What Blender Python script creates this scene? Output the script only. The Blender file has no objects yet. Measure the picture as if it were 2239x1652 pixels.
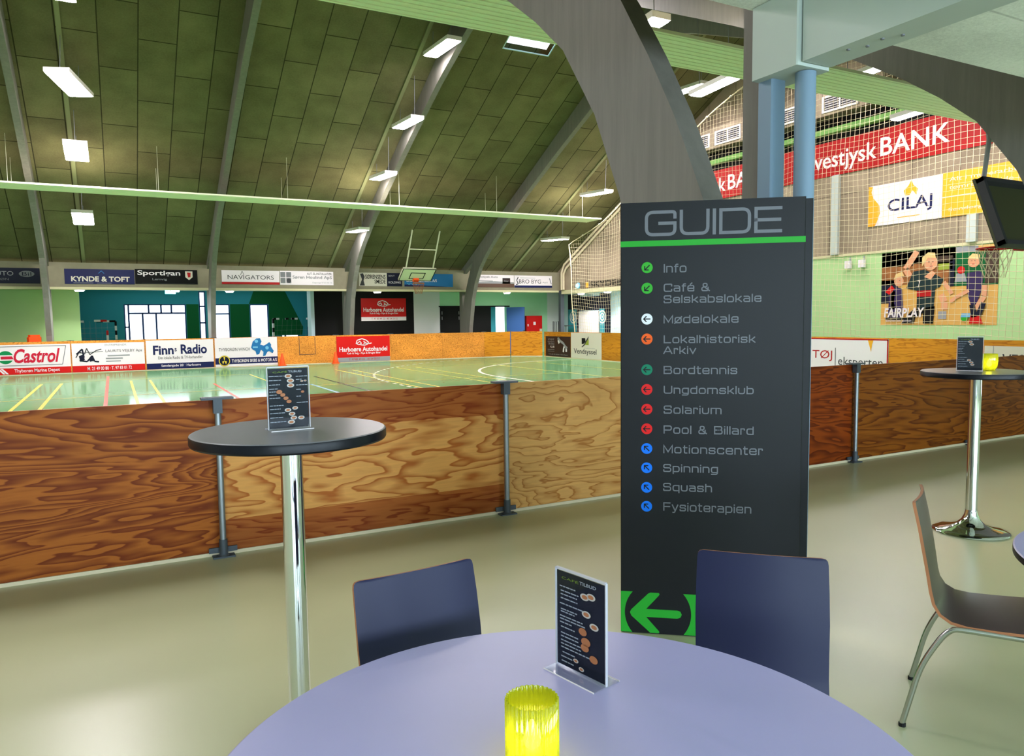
import bpy, math, random
from mathutils import Vector, Matrix
random.seed(4)
SC = bpy.context.scene
COL = SC.collection
D = bpy.data
R = math.radians

# ------------------------------------------------------------------ camera, world, exposure, daylight
YAW, PIT, ROL = R(27.905), R(4.524), R(-0.7035)
fw = Vector((math.sin(YAW)*math.cos(PIT), math.cos(YAW)*math.cos(PIT), -math.sin(PIT)))
rt = Vector((math.cos(YAW), -math.sin(YAW), 0))
up = rt.cross(fw)
rt, up = rt*math.cos(ROL)+up*math.sin(ROL), up*math.cos(ROL)-rt*math.sin(ROL)
cam = D.cameras.new('camera'); cam.sensor_width = 36; cam.lens = 1640.06/2239*36
cam.clip_end = 300
co = D.objects.new('camera', cam); COL.objects.link(co)
co.matrix_world = Matrix(((rt.x, up.x, -fw.x, 0), (rt.y, up.y, -fw.y, 0), (rt.z, up.z, -fw.z, 1.57), (0, 0, 0, 1)))
SC.camera = co
SC.view_settings.view_transform = 'Standard'; SC.view_settings.look = 'None'
SC.view_settings.exposure = 1.62; SC.view_settings.gamma = 1.0; SC.view_settings.use_curve_mapping = False
W = D.worlds.new('daylight'); SC.world = W; W.use_nodes = True
W.node_tree.nodes['Background'].inputs[0].default_value = (0.80, 0.90, 1.0, 1)
W.node_tree.nodes['Background'].inputs[1].default_value = 1.1
SC.cycles.max_bounces = 6; SC.cycles.diffuse_bounces = 4; SC.cycles.glossy_bounces = 3
SC.cycles.transmission_bounces = 4; SC.cycles.transparent_max_bounces = 8
SC.cycles.use_denoising = True; SC.cycles.adaptive_threshold = 0.045; SC.cycles.caustics_reflective = False; SC.cycles.caustics_refractive = False
SC.cycles.sample_clamp_indirect = 6.0

def area(name, loc, rot, sx, sy, power, col):
    l = D.lights.new(name, 'AREA'); l.shape = 'RECTANGLE'; l.size = sx; l.size_y = sy; l.energy = power; l.color = col
    o = D.objects.new(name, l); COL.objects.link(o); o.location = loc; o.rotation_euler = rot
    return o
CAFE_DAY, BACK_DAY, LAMP_E = 76, 30, 38.0
for wx in (-3.0, 0.5, 4.0, 7.5):                                 # daylight through the four cafe windows
    area('cafe_window_daylight', (wx, -6.35, 1.75), (R(99), 0, 0), 2.6, 1.7, CAFE_DAY, (0.68, 0.86, 1.0))
area('hall_window_daylight', (1.7, 36.7, 1.5), (R(-90), 0, 0), 2.4, 1.6, BACK_DAY, (0.8, 0.9, 1.0))
area('hall_window_daylight', (5.0, 36.7, 1.5), (R(-90), 0, 0), 2.6, 1.6, BACK_DAY, (0.8, 0.9, 1.0))

# ------------------------------------------------------------------ materials
def s2l(c): return tuple(((v/255)/12.92 if v/255 <= .04045 else ((v/255+.055)/1.055)**2.4) for v in c)
MATS = {}
def mat(name, rgb, rough=.6, metal=0.0, spec=.25, bump=None, mottle=None, emit=0, alpha=None):
    m = D.materials.new(name); m.use_nodes = True; nt = m.node_tree; b = nt.nodes['Principled BSDF']
    c = s2l(rgb)+(1,)
    b.inputs['Base Color'].default_value = c; b.inputs['Roughness'].default_value = rough
    b.inputs['Metallic'].default_value = metal; b.inputs['Specular IOR Level'].default_value = spec
    if emit: b.inputs['Emission Color'].default_value = c; b.inputs['Emission Strength'].default_value = emit
    if mottle or bump:
        tc = nt.nodes.new('ShaderNodeTexCoord')
    if mottle:
        n = nt.nodes.new('ShaderNodeTexNoise'); n.inputs['Scale'].default_value = mottle[0]; n.inputs['Detail'].default_value = 5
        nt.links.new(tc.outputs['Object'], n.inputs['Vector'])
        mx = nt.nodes.new('ShaderNodeMix'); mx.data_type = 'RGBA'
        a = mottle[1]
        mx.inputs[6].default_value = tuple(v*(1-a) for v in c[:3])+(1,); mx.inputs[7].default_value = tuple(min(1, v*(1+a)) for v in c[:3])+(1,)
        nt.links.new(n.outputs['Fac'], mx.inputs[0]); nt.links.new(mx.outputs[2], b.inputs['Base Color'])
    if bump:
        n2 = nt.nodes.new('ShaderNodeTexNoise'); n2.inputs['Scale'].default_value = bump[0]; n2.inputs['Detail'].default_value = 3
        nt.links.new(tc.outputs['Object'], n2.inputs['Vector'])
        bp = nt.nodes.new('ShaderNodeBump'); bp.inputs['Strength'].default_value = bump[1]; bp.inputs['Distance'].default_value = .01
        nt.links.new(n2.outputs['Fac'], bp.inputs['Height']); nt.links.new(bp.outputs['Normal'], b.inputs['Normal'])
    MATS[name] = m
    return m

def slabs(name, rgb, w, h, axes, joint=.012, dark=.35, vary=.16, noise=22, offset=.5):
    """wood-wool or concrete slabs: brick pattern over two object axes, each slab slightly different"""
    m = mat(name, rgb, .95, spec=.1); nt = m.node_tree; N = nt.nodes.new; L = nt.links.new; b = nt.nodes['Principled BSDF']
    tc = N('ShaderNodeTexCoord'); sp = N('ShaderNodeSeparateXYZ'); cb = N('ShaderNodeCombineXYZ')
    L(tc.outputs['Object'], sp.inputs[0]); L(sp.outputs[axes[0]], cb.inputs[0]); L(sp.outputs[axes[1]], cb.inputs[1])
    br = N('ShaderNodeTexBrick'); br.offset = offset; br.inputs['Scale'].default_value = 1
    br.inputs['Brick Width'].default_value = w; br.inputs['Row Height'].default_value = h
    br.inputs['Mortar Size'].default_value = joint; br.inputs['Mortar Smooth'].default_value = .1; br.inputs['Bias'].default_value = 0
    c = s2l(rgb)
    br.inputs['Color1'].default_value = tuple(v*(1-vary) for v in c)+(1,); br.inputs['Color2'].default_value = tuple(v*(1+vary) for v in c)+(1,)
    br.inputs['Mortar'].default_value = tuple(v*dark for v in c)+(1,)
    L(cb.outputs[0], br.inputs['Vector'])
    n = N('ShaderNodeTexNoise'); n.inputs['Scale'].default_value = noise; n.inputs['Detail'].default_value = 6; n.inputs['Roughness'].default_value = .8
    n1 = N('ShaderNodeTexNoise'); n1.inputs['Scale'].default_value = 1.3; n1.inputs['Detail'].default_value = 3
    L(tc.outputs['Object'], n.inputs['Vector']); L(tc.outputs['Object'], n1.inputs['Vector'])
    ad = N('ShaderNodeMath'); ad.operation = 'ADD'; L(n.outputs['Fac'], ad.inputs[0]); L(n1.outputs['Fac'], ad.inputs[1])
    mr = N('ShaderNodeMapRange'); mr.inputs[1].default_value = .6; mr.inputs[2].default_value = 1.4; mr.inputs[3].default_value = .68; mr.inputs[4].default_value = 1.32
    L(ad.outputs[0], mr.inputs[0])
    mx = N('ShaderNodeVectorMath'); mx.operation = 'SCALE'; L(br.outputs['Color'], mx.inputs[0]); L(mr.outputs[0], mx.inputs['Scale'])
    L(mx.outputs[0], b.inputs['Base Color'])
    return m

def plywood(name, light, dark, stretch=(.17, 1, 1.2), rings=42, scale=1.5, rough=.5, cover=.5, red=None):
    """rotary-cut softwood veneer: contour lines of a stretched noise field"""
    m = mat(name, light, rough, spec=.18); nt = m.node_tree; N = nt.nodes.new; L = nt.links.new; b = nt.nodes['Principled BSDF']
    tc = N('ShaderNodeTexCoord'); oi = N('ShaderNodeObjectInfo'); mp = N('ShaderNodeMapping')
    mu = N('ShaderNodeMath'); mu.operation = 'MULTIPLY'; mu.inputs[1].default_value = 31.0
    cb = N('ShaderNodeCombineXYZ'); L(oi.outputs['Random'], mu.inputs[0]); L(mu.outputs[0], cb.inputs[1])
    L(tc.outputs['Object'], mp.inputs['Vector']); L(cb.outputs[0], mp.inputs['Location']); mp.inputs['Scale'].default_value = stretch
    n = N('ShaderNodeTexNoise'); n.inputs['Scale'].default_value = scale; n.inputs['Detail'].default_value = 4.5; n.inputs['Roughness'].default_value = .55; n.inputs['Distortion'].default_value = .35
    L(mp.outputs[0], n.inputs['Vector'])
    m2 = N('ShaderNodeMath'); m2.operation = 'MULTIPLY'; m2.inputs[1].default_value = rings; L(n.outputs['Fac'], m2.inputs[0])
    fr = N('ShaderNodeMath'); fr.operation = 'FRACT'; L(m2.outputs[0], fr.inputs[0])
    rp = N('ShaderNodeValToRGB'); e = rp.color_ramp.elements
    d_, l_ = s2l(dark), s2l(light); md = tuple((a*.55+c*.45) for a, c in zip(d_, l_))
    e[0].position = 0; e[0].color = l_+(1,); e[1].position = 1; e[1].color = l_+(1,)
    for p, c in ((cover*.75, l_), (cover+.22, md), (.88, d_), (.94, d_)):
        q = rp.color_ramp.elements.new(p); q.color = c+(1,)
    L(fr.outputs[0], rp.inputs[0])
    n2 = N('ShaderNodeTexNoise'); n2.inputs['Scale'].default_value = 1.0; n2.inputs['Detail'].default_value = 2; L(mp.outputs[0], n2.inputs['Vector'])
    mr = N('ShaderNodeMapRange'); mr.inputs[1].default_value = .3; mr.inputs[2].default_value = .7; mr.inputs[3].default_value = .75; mr.inputs[4].default_value = 1.2; L(n2.outputs['Fac'], mr.inputs[0])
    n3 = N('ShaderNodeTexNoise'); n3.inputs['Scale'].default_value = 60; n3.inputs['Detail'].default_value = 3
    mp3 = N('ShaderNodeMapping'); mp3.inputs['Scale'].default_value = (.06, 1, 1.2); L(tc.outputs['Object'], mp3.inputs[0]); L(mp3.outputs[0], n3.inputs['Vector'])
    mr3 = N('ShaderNodeMapRange'); mr3.inputs[3].default_value = .85; mr3.inputs[4].default_value = 1.15; L(n3.outputs['Fac'], mr3.inputs[0])
    mm = N('ShaderNodeMath'); mm.operation = 'MULTIPLY'; L(mr.outputs[0], mm.inputs[0]); L(mr3.outputs[0], mm.inputs[1])
    vs = N('ShaderNodeVectorMath'); vs.operation = 'SCALE'; L(rp.outputs['Color'], vs.inputs[0]); L(mm.outputs[0], vs.inputs['Scale'])
    out = vs.outputs[0]
    if red:                                           # veneer joint: reddish strips with a wavy border along the top and bottom
        sp = N('ShaderNodeSeparateXYZ'); L(tc.outputs['Object'], sp.inputs[0])
        ns = N('ShaderNodeTexNoise'); ns.inputs['Scale'].default_value = 1.1; L(mp.outputs[0], ns.inputs['Vector'])
        def strip(sign, off):
            a = N('ShaderNodeMath'); a.operation = 'MULTIPLY_ADD'; a.inputs[1].default_value = sign; a.inputs[2].default_value = off; L(sp.outputs[2], a.inputs[0])
            c = N('ShaderNodeMath'); c.operation = 'MULTIPLY_ADD'; c.inputs[1].default_value = .22; L(ns.outputs['Fac'], c.inputs[0]); L(a.outputs[0], c.inputs[2])
            g = N('ShaderNodeMath'); g.operation = 'GREATER_THAN'; g.inputs[1].default_value = 0; L(c.outputs[0], g.inputs[0]); return g
        g1, g2 = strip(-1, .12), strip(1, -.93)
        mxm = N('ShaderNodeMath'); mxm.operation = 'MAXIMUM'; L(g1.outputs[0], mxm.inputs[0]); L(g2.outputs[0], mxm.inputs[1])
        ml = N('ShaderNodeVectorMath'); ml.operation = 'MULTIPLY'; L(out, ml.inputs[0]); ml.inputs[1].default_value = red
        mx = N('ShaderNodeMix'); mx.data_type = 'RGBA'; L(mxm.outputs[0], mx.inputs[0]); L(out, mx.inputs[6]); L(ml.outputs[0], mx.inputs[7]); out = mx.outputs[2]
    L(out, b.inputs['Base Color'])
    return m

def clear(name, tint, gloss=.12, haze=0.0, body=None):
    m = D.materials.new(name); m.use_nodes = True; nt = m.node_tree; nt.nodes.clear(); N = nt.nodes.new; L = nt.links.new
    o = N('ShaderNodeOutputMaterial'); t = N('ShaderNodeBsdfTransparent'); t.inputs[0].default_value = tint+(1,)
    g = N('ShaderNodeBsdfGlossy'); g.inputs['Roughness'].default_value = .04
    mx = N('ShaderNodeMixShader'); mx.inputs[0].default_value = gloss; L(t.outputs[0], mx.inputs[1]); L(g.outputs[0], mx.inputs[2])
    last = mx
    if haze:
        tl = N('ShaderNodeBsdfTranslucent'); tl.inputs[0].default_value = (body or tint)+(1,)
        df = N('ShaderNodeBsdfDiffuse'); df.inputs[0].default_value = (body or tint)+(1,)
        m3 = N('ShaderNodeMixShader'); m3.inputs[0].default_value = .35; L(tl.outputs[0], m3.inputs[1]); L(df.outputs[0], m3.inputs[2])
        m2 = N('ShaderNodeMixShader'); m2.inputs[0].default_value = haze; L(mx.outputs[0], m2.inputs[1]); L(m3.outputs[0], m2.inputs[2]); last = m2
    L(last.outputs[0], o.inputs[0]); MATS[name] = m
    return m

mat('vinyl', (180, 184, 146), .30, spec=.45, mottle=(1.6, .06))
def worn_floor(name, rgb, rough, top):
    m = D.materials.new(name); m.use_nodes = True; nt = m.node_tree; nt.nodes.clear(); N = nt.nodes.new; L = nt.links.new
    o = N('ShaderNodeOutputMaterial'); d = N('ShaderNodeBsdfDiffuse'); g = N('ShaderNodeBsdfGlossy'); g.inputs['Roughness'].default_value = rough
    tc = N('ShaderNodeTexCoord'); n = N('ShaderNodeTexNoise'); n.inputs['Scale'].default_value = 2.5; n.inputs['Detail'].default_value = 5; L(tc.outputs['Object'], n.inputs['Vector'])
    mx = N('ShaderNodeMix'); mx.data_type = 'RGBA'; c = s2l(rgb); mx.inputs[6].default_value = tuple(v*.93 for v in c)+(1,); mx.inputs[7].default_value = tuple(v*1.07 for v in c)+(1,)
    L(n.outputs['Fac'], mx.inputs[0]); L(mx.outputs[2], d.inputs[0])
    fr = N('ShaderNodeFresnel'); fr.inputs[0].default_value = 1.38; mu = N('ShaderNodeMath'); mu.operation = 'MULTIPLY'; mu.inputs[1].default_value = top; L(fr.outputs[0], mu.inputs[0])
    ms = N('ShaderNodeMixShader'); L(mu.outputs[0], ms.inputs[0]); L(d.outputs[0], ms.inputs[1]); L(g.outputs[0], ms.inputs[2]); L(ms.outputs[0], o.inputs[0])
    MATS[name] = m
worn_floor('court', (100, 152, 102), .11, .68)
slabs('roofslab', (114, 108, 78), 2.05, .829, (1, 0), joint=.014, dark=.28)
slabs('gableslab', (152, 138, 118), 1.2, 2.4, (1, 2), joint=.012, dark=.5, noise=30, vary=.08, offset=0)
slabs('cafeceil', (236, 240, 234), 2.4, 1.2, (0, 1), joint=.008, dark=.75, noise=60, vary=.03)
mat('fascia', (140, 134, 112), .85, mottle=(6, .12))
mat('soffit', (205, 200, 160), .7)
mat('lightgreen', (176, 212, 150), .7, mottle=(2, .05))
mat('midgreen', (112, 160, 84), .7)
mat('mint', (160, 214, 172), .7)
mat('teal', (52, 146, 164), .7)
mat('deepgreen', (0, 92, 44), .7)
mat('white', (232, 232, 232), .6)
mat('wallwhite', (212, 214, 214), .8)
mat('paleblue', (198, 222, 236), .7)
am_ = mat('arch', (120, 117, 110), .62, spec=.35); nt = am_.node_tree
tc = nt.nodes.new('ShaderNodeTexCoord'); mp = nt.nodes.new('ShaderNodeMapping'); mp.inputs['Rotation'].default_value = (R(-24), 0, 0); mp.inputs['Scale'].default_value = (6, 9, .7)
nz = nt.nodes.new('ShaderNodeTexNoise'); nz.inputs['Scale'].default_value = 1.6; nz.inputs['Detail'].default_value = 6; nz.inputs['Roughness'].default_value = .65
mx_ = nt.nodes.new('ShaderNodeMix'); mx_.data_type = 'RGBA'; c_ = s2l((120, 117, 110)); mx_.inputs[6].default_value = tuple(v*.7 for v in c_)+(1,); mx_.inputs[7].default_value = tuple(v*1.3 for v in c_)+(1,)
nt.links.new(tc.outputs['Object'], mp.inputs[0]); nt.links.new(mp.outputs[0], nz.inputs['Vector']); nt.links.new(nz.outputs['Fac'], mx_.inputs[0]); nt.links.new(mx_.outputs[2], nt.nodes['Principled BSDF'].inputs['Base Color'])
mat('beamwhite', (186, 196, 190), .6, mottle=(4, .04))
mat('steelblue', (122, 146, 168), .45)
mat('heater', (242, 246, 216), .55)  # white panels; green bounce light from the court tinted into the colour
mat('lamphouse', (236, 230, 226), .5)
mat('black', (10, 10, 11), .7, spec=.2); mat('tray', (140, 140, 104), .7)
mat('sheetblack', (20, 21, 26), .42, spec=.22, mottle=(3, .06))
mat('rubber', (24, 24, 26), .8)
mat('signgrey', (112, 114, 122), .5)
mat('signgreen', (36, 160, 46), .5); mat('dotgreen', (52, 168, 46), .5); mat('dotteal', (0, 118, 88), .5)
mat('dotwhite', (230, 232, 240), .5); mat('dotorange', (238, 92, 20), .5); mat('dotred', (220, 20, 24), .5); mat('dotblue', (0, 112, 236), .5)
mat('red', (206, 16, 14), .5); mat('bankred', (170, 12, 12), .5); mat('darkred', (176, 16, 18), .5); mat('navy', (16, 24, 76), .5); mat('navydark', (8, 13, 40), .5)
mat('blue', (32, 110, 170), .5); mat('skyblue', (110, 180, 220), .5); mat('signwhite', (234, 226, 230), .5); mat('signcream', (214, 208, 192), .55)
mat('grey', (120, 122, 126), .55); mat('midgrey', (150, 152, 156), .55); mat('darkgrey', (60, 60, 64), .55); mat('crimson', (196, 22, 54), .5)
mat('green', (0, 132, 72), .5); mat('leaf', (150, 164, 60), .5); mat('yellow', (232, 206, 60), .5); mat('amber', (240, 172, 40), .5)
mat('orange', (248, 84, 24), .5); mat('brown', (96, 70, 58), .5); mat('choc', (44, 28, 28), .5)
mat('skin', (222, 160, 122), .6); mat('blond', (226, 196, 132), .6); mat('jersey', (22, 44, 46), .6); mat('purple', (52, 38, 84), .6)
mat('parquet', (216, 168, 90), .6); mat('crowd', (70, 54, 44), .7, mottle=(9, .7)); mat('stands', (150, 96, 52), .7, mottle=(7, .5))
mat('linewhite', (232, 226, 206), .3); mat('lineyellow', (226, 206, 96), .3); mat('linered', (222, 98, 82), .3); mat('lineblack', (50, 62, 52), .3); mat('lineblue', (150, 190, 206), .3)
mat('chrome', (225, 228, 232), .06, 1.0); mat('chairsteel', (190, 192, 192), .22, 1.0); mat('galv', (150, 156, 162), .4, .85)
mat('zinc', (86, 92, 100), .5, .5)
mat('tabletop', (170, 166, 216), .34, spec=.5, mottle=(3, .03)); mat('bartop', (122, 120, 126), .3, spec=.5, mottle=(8, .05)); mat('edgeblack', (8, 9, 20), .35, spec=.25)
mat('laminate', (32, 34, 66), .40, spec=.22, mottle=(4, .06)); mat('plyedge', (176, 116, 82), .5); mat('walnut', (72, 58, 58), .3, spec=.35, mottle=(6, .08))
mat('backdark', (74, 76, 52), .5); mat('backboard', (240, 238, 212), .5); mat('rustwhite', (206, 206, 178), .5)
mat('midlight', (196, 194, 204), .4); mat('net', (208, 196, 160), .8)
mat('card', (18, 22, 36), .5, spec=.1); mat('food', (170, 108, 72), .5); mat('plate', (190, 184, 182), .4); mat('menutext', (150, 156, 170), .5); mat('menugreen', (110, 140, 40), .5)
mat('wax', (240, 236, 220), .6); mat('flame', (255, 236, 176), .5, emit=12)
mat('diffuser', (255, 246, 250), .5, emit=LAMP_E); mat('downlight', (255, 252, 244), .5, emit=18)
mat('exitsign', (120, 226, 236), .5, emit=1.2)
mat('doorblue', (66, 104, 170), .5); mat('frameblue', (44, 64, 120), .5)
mat('trim', (226, 210, 180), .5)
plywood('plyred', (174, 96, 32), (118, 48, 8), cover=.3, rings=34, scale=1.3)
plywood('plytan', (212, 150, 82), (168, 92, 36), cover=.5, rings=28, red=(.60, .36, .24), scale=1.3)
plywood('plypale', (218, 162, 94), (176, 112, 50), cover=.62, rings=20, stretch=(.3, 1, 1.15))
plywood('plydark', (146, 62, 8), (98, 32, 1), cover=.4, rings=28)
plywood('plybrown', (140, 76, 14), (94, 38, 2), cover=.45, rings=24)
plywood('plyorange', (226, 150, 62), (178, 104, 32), cover=.78, rings=16, scale=3.2, stretch=(.6, 1, 1.2))
plywood('plyamber', (208, 138, 34), (176, 106, 22), cover=.8, rings=12, scale=2.4)
clear('acrylicbase', (.93, .94, .97), .16, haze=.12); clear('acrylic', (.95, .965, .98), .02); clear('glass', (.96, .98, 1.0), .05)
clear('limeglass', (.76, .80, .12), .07, haze=.28, body=(.66, .70, .05))
M = MATS

# ------------------------------------------------------------------ mesh helpers
class MB:
    def __init__(s): s.v = []; s.f = []; s.mi = []
    def add(s, vs, fs, mi=0):
        o = len(s.v); s.v += [tuple(v) for v in vs]; s.f += [tuple(i+o for i in f) for f in fs]; s.mi += [mi]*len(fs); return s
    def box(s, x0, x1, y0, y1, z0, z1, mi=0, mx=None):
        vs = [Vector((x, y, z)) for z in (z0, z1) for y in (y0, y1) for x in (x0, x1)]
        if mx is not None: vs = [mx @ v for v in vs]
        return s.add(vs, [(0, 2, 3, 1), (4, 5, 7, 6), (0, 1, 5, 4), (2, 6, 7, 3), (0, 4, 6, 2), (1, 3, 7, 5)], mi)
    def bbox(s, x0, x1, y0, y1, z0, z1, b=.01, mi=0):
        """box with its vertical edges chamfered"""
        o = [(x0+b, y0), (x1-b, y0), (x1, y0+b), (x1, y1-b), (x1-b, y1), (x0+b, y1), (x0, y1-b), (x0, y0+b)]
        return s.prism(o, z0, z1, mi)
    def prism(s, o, z0, z1, mi=0, axis='z'):
        n = len(o)
        def P(a, b, c): return {'z': (a, b, c), 'x': (c, a, b), 'y': (a, c, b)}[axis]
        vs = [P(a, b, z0) for a, b in o]+[P(a, b, z1) for a, b in o]
        fs = [tuple(range(n))[::-1], tuple(range(n, 2*n))]+[(i, (i+1) % n, n+(i+1) % n, n+i) for i in range(n)]
        return s.add(vs, fs, mi)
    def tube(s, pts, r, seg=10, mi=0, cap=True):
        pts = [Vector(p) for p in pts]; n = len(pts); vs = []; fs = []
        t0 = (pts[1]-pts[0]).normalized(); ref = Vector((0, 0, 1)) if abs(t0.z) < .9 else Vector((1, 0, 0))
        u = t0.cross(ref).normalized()
        for i, p in enumerate(pts):
            t = (pts[min(i+1, n-1)]-pts[max(i-1, 0)]).normalized()
            u = (u-t*u.dot(t)).normalized(); w = t.cross(u)
            rr = r[i] if isinstance(r, (list, tuple)) else r
            for k in range(seg):
                a = 2*math.pi*k/seg; vs.append(p+(u*math.cos(a)+w*math.sin(a))*rr)
        for i in range(n-1):
            for k in range(seg):
                a, b = i*seg+k, i*seg+(k+1) % seg; fs.append((a, b, b+seg, a+seg))
        if cap: fs += [tuple(range(seg))[::-1], tuple(range((n-1)*seg, n*seg))]
        return s.add(vs, fs, mi)
    def lathe(s, prof, seg=32, c=(0, 0), mi=0, rib=None):
        vs = []; fs = []; n = len(prof)
        for r, z in prof:
            for k in range(seg):
                a = 2*math.pi*k/seg; rr = r*(1+(rib[1]*math.cos(rib[0]*a) if rib else 0))
                vs.append((c[0]+rr*math.cos(a), c[1]+rr*math.sin(a), z))
        for i in range(n-1):
            for k in range(seg):
                a, b = i*seg+k, i*seg+(k+1) % seg; fs.append((a, b, b+seg, a+seg))
        if prof[0][0] > 1e-6: fs.append(tuple(range(seg))[::-1])
        if prof[-1][0] > 1e-6: fs.append(tuple(range((n-1)*seg, n*seg)))
        return s.add(vs, fs, mi)
    def build(s, name, m, parent=None, smooth=None, loc=None, rz=None):
        me = D.meshes.new(name); me.from_pydata(s.v, [], s.f)
        for x in (m if isinstance(m, (list, tuple)) else [m]): me.materials.append(M[x])
        if any(s.mi): me.polygons.foreach_set('material_index', s.mi)
        me.update()
        if smooth:
            me.polygons.foreach_set('use_smooth', [True]*len(me.polygons)); me.set_sharp_from_angle(angle=R(smooth))
        o = D.objects.new(name, me); COL.objects.link(o)
        if parent: o.parent = parent
        if loc: o.location = loc
        if rz is not None: o.rotation_euler = (0, 0, rz)
        return o

def tag(o, label=None, cat=None, group=None, kind=None):
    if label: o['label'] = label
    if cat: o['category'] = cat
    if group: o['group'] = group
    if kind: o['kind'] = kind
    return o
def thing(name, loc, rz, label, cat, group=None, kind=None):
    o = D.objects.new(name, None); COL.objects.link(o); o.location = loc; o.rotation_euler = (0, 0, rz)
    o.empty_display_size = .1
    return tag(o, label, cat, group, kind)
def struct(o): o['kind'] = 'structure'; return o
def children(o): return [c for c in D.objects if c.parent == o]
def dup(o, parent=None, kids=None):
    c = o.copy(); COL.objects.link(c)
    if parent: c.parent = parent
    for ch in children(o): dup(ch, c)
    return c

def text_mesh(body, font_kw):
    cu = D.curves.new('lettering', 'FONT'); cu.body = body; cu.size = 1; cu.resolution_u = 3
    cu.shear = font_kw.get('shear', 0); cu.offset = font_kw.get('bold', 0); cu.space_character = font_kw.get('space', 1)
    o = D.objects.new('lettering', cu); COL.objects.link(o)
    bpy.context.view_layer.update()
    me = D.meshes.new_from_object(o.evaluated_get(bpy.context.evaluated_depsgraph_get()))
    vs = [v.co.copy() for v in me.vertices]; fs = [tuple(p.vertices) for p in me.polygons]
    D.objects.remove(o); D.curves.remove(cu); D.meshes.remove(me)
    return vs, fs

def fit_text(mb, body, x0, x1, z0, z1, y, **kw):
    vs, fs = text_mesh(body, kw)
    if not vs: return
    ax, bx = min(v.x for v in vs), max(v.x for v in vs); az, bz = min(v.y for v in vs), max(v.y for v in vs)
    mb.add([((v.x-ax)/(bx-ax)*(x1-x0)+x0, y, (v.y-az)/max(1e-6, bz-az)*(z1-z0)+z0) for v in vs], fs)

def ellipse(x, z, rx, rz, n=28, a0=0, a1=360):
    return [(x+rx*math.cos(R(a0+(a1-a0)*k/n)), z+rz*math.sin(R(a0+(a1-a0)*k/n))) for k in range(n if a1-a0 == 360 else n+1)]

def sign(name, label, cat, loc, rz, w, h, bg, items, th=.02, group=None, step=.003, panel='panel', bgroup=None):
    """flat board: loc is the bottom centre of its back face, front faces local -y; items in fractions of the board"""
    root = thing(name, loc, rz, label, cat, group)
    MB().box(-w/2, w/2, -th, 0, 0, h).build(panel, bg, root)
    U = lambda u: -w/2+u*w
    acc = {}
    for i_, it in enumerate(items):
        k = it[0]; lay = it[-1] if isinstance(it[-1], int) else 1
        y = -th-step*lay
        if k == 't':
            _, body, u0, u1, v0, v1, m, kw = it[:8]
            key = ('lettering', m, i_); mb = acc.setdefault(key, MB()); fit_text(mb, body, U(u0), U(u1), v0*h, v1*h, y, **kw)
        elif k == 'r':
            _, u0, u1, v0, v1, m = it[:6]; mb = acc.setdefault(('stripe', m, i_), MB())
            mb.add([(U(u0), y, v0*h), (U(u1), y, v0*h), (U(u1), y, v1*h), (U(u0), y, v1*h)], [(0, 1, 2, 3)])
        elif k == 'p':
            _, pts, m = it[:3]; mb = acc.setdefault(('emblem', m, i_), MB())
            mb.add([(U(u), y, v*h) for u, v in pts], [tuple(range(len(pts)))])
        elif k == 'c':                                   # disc, radius as a fraction of the height
            _, u, v, r, m = it[:5]; mb = acc.setdefault(('emblem', m, i_), MB())
            mb.add([(a, y, b) for a, b in ellipse(U(u), v*h, r*h, r*h)], [tuple(range(28))])
        elif k == 'ring':
            _, u, v, r, t, m = it[:6]; mb = acc.setdefault(('emblem', m, i_), MB())
            a = ellipse(U(u), v*h, r*h, r*h); b = ellipse(U(u), v*h, (r-t)*h, (r-t)*h)
            mb.add([(x, y, z) for x, z in a+b], [(i, (i+1) % 28, 28+(i+1) % 28, 28+i) for i in range(28)])
        elif k == 'l':                                   # line through points, width in metres
            _, pts, wd, m = it[:4]; mb = acc.setdefault(('emblem', m, i_), MB())
            P = [Vector((U(u), v*h)) for u, v in pts]
            for a, b in zip(P, P[1:]):
                d = (b-a).normalized(); n = Vector((-d.y, d.x))*wd/2
                mb.add([(q.x, y, q.y) for q in (a-n, b-n, b+n, a+n)], [(0, 1, 2, 3)])
    for (nm, m, _), mb in acc.items(): mb.build(nm, m, root)
    return root

# ------------------------------------------------------------------ the hall and the cafe: setting
YN, YF = 5.33, 27.7                     # near and far boards of the court
EAVE_F, EAVE_N, AXIS = 29.05, 3.05, 16.05
GX = 17.6                               # gable wall
XL = -9.0                               # hall end out of the picture
f = MB(); f.add([(-7, -7, 0), (15.8, -7, 0), (15.8, YN, 0), (-7, YN, 0)], [(0, 1, 2, 3)])
struct(f.build('floor', 'vinyl'))
f = MB(); f.add([(XL, YN, 0), (19, YN, 0), (19, 38, 0), (XL, 38, 0)], [(0, 1, 2, 3)])
court = struct(f.build('court_floor', 'court'))
def flat(mb, x0, y0, x1, y1): mb.add([(x0, y0, .003), (x1, y0, .003), (x1, y1, .003), (x0, y1, .003)], [(0, 1, 2, 3)])
ly = MB(); lw = MB(); lr = MB(); lk = MB(); lb = MB()
for x, y1, m, wd in ((-1.73, 23.1, ly, .07), (-1.27, 23.1, ly, .07), (-.2, 25.4, lr, .07), (.36, 23.0, ly, .06), (.83, 23.0, ly, .06), (2.22, 20.6, lr, .06), (3.55, 23.5, ly, .05),
                     (5.0, 21.5, lk, .06), (6.25, 23.9, ly, .06), (6.68, 23.5, ly, .06), (8.2, 23.6, ly, .05), (8.8, 23.5, ly, .06), (11.5, 23.1, ly, .06), (13.4, 23.4, ly, .05)):
    flat(m, x-wd/2, 8.0, x+wd/2, y1)
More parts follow.
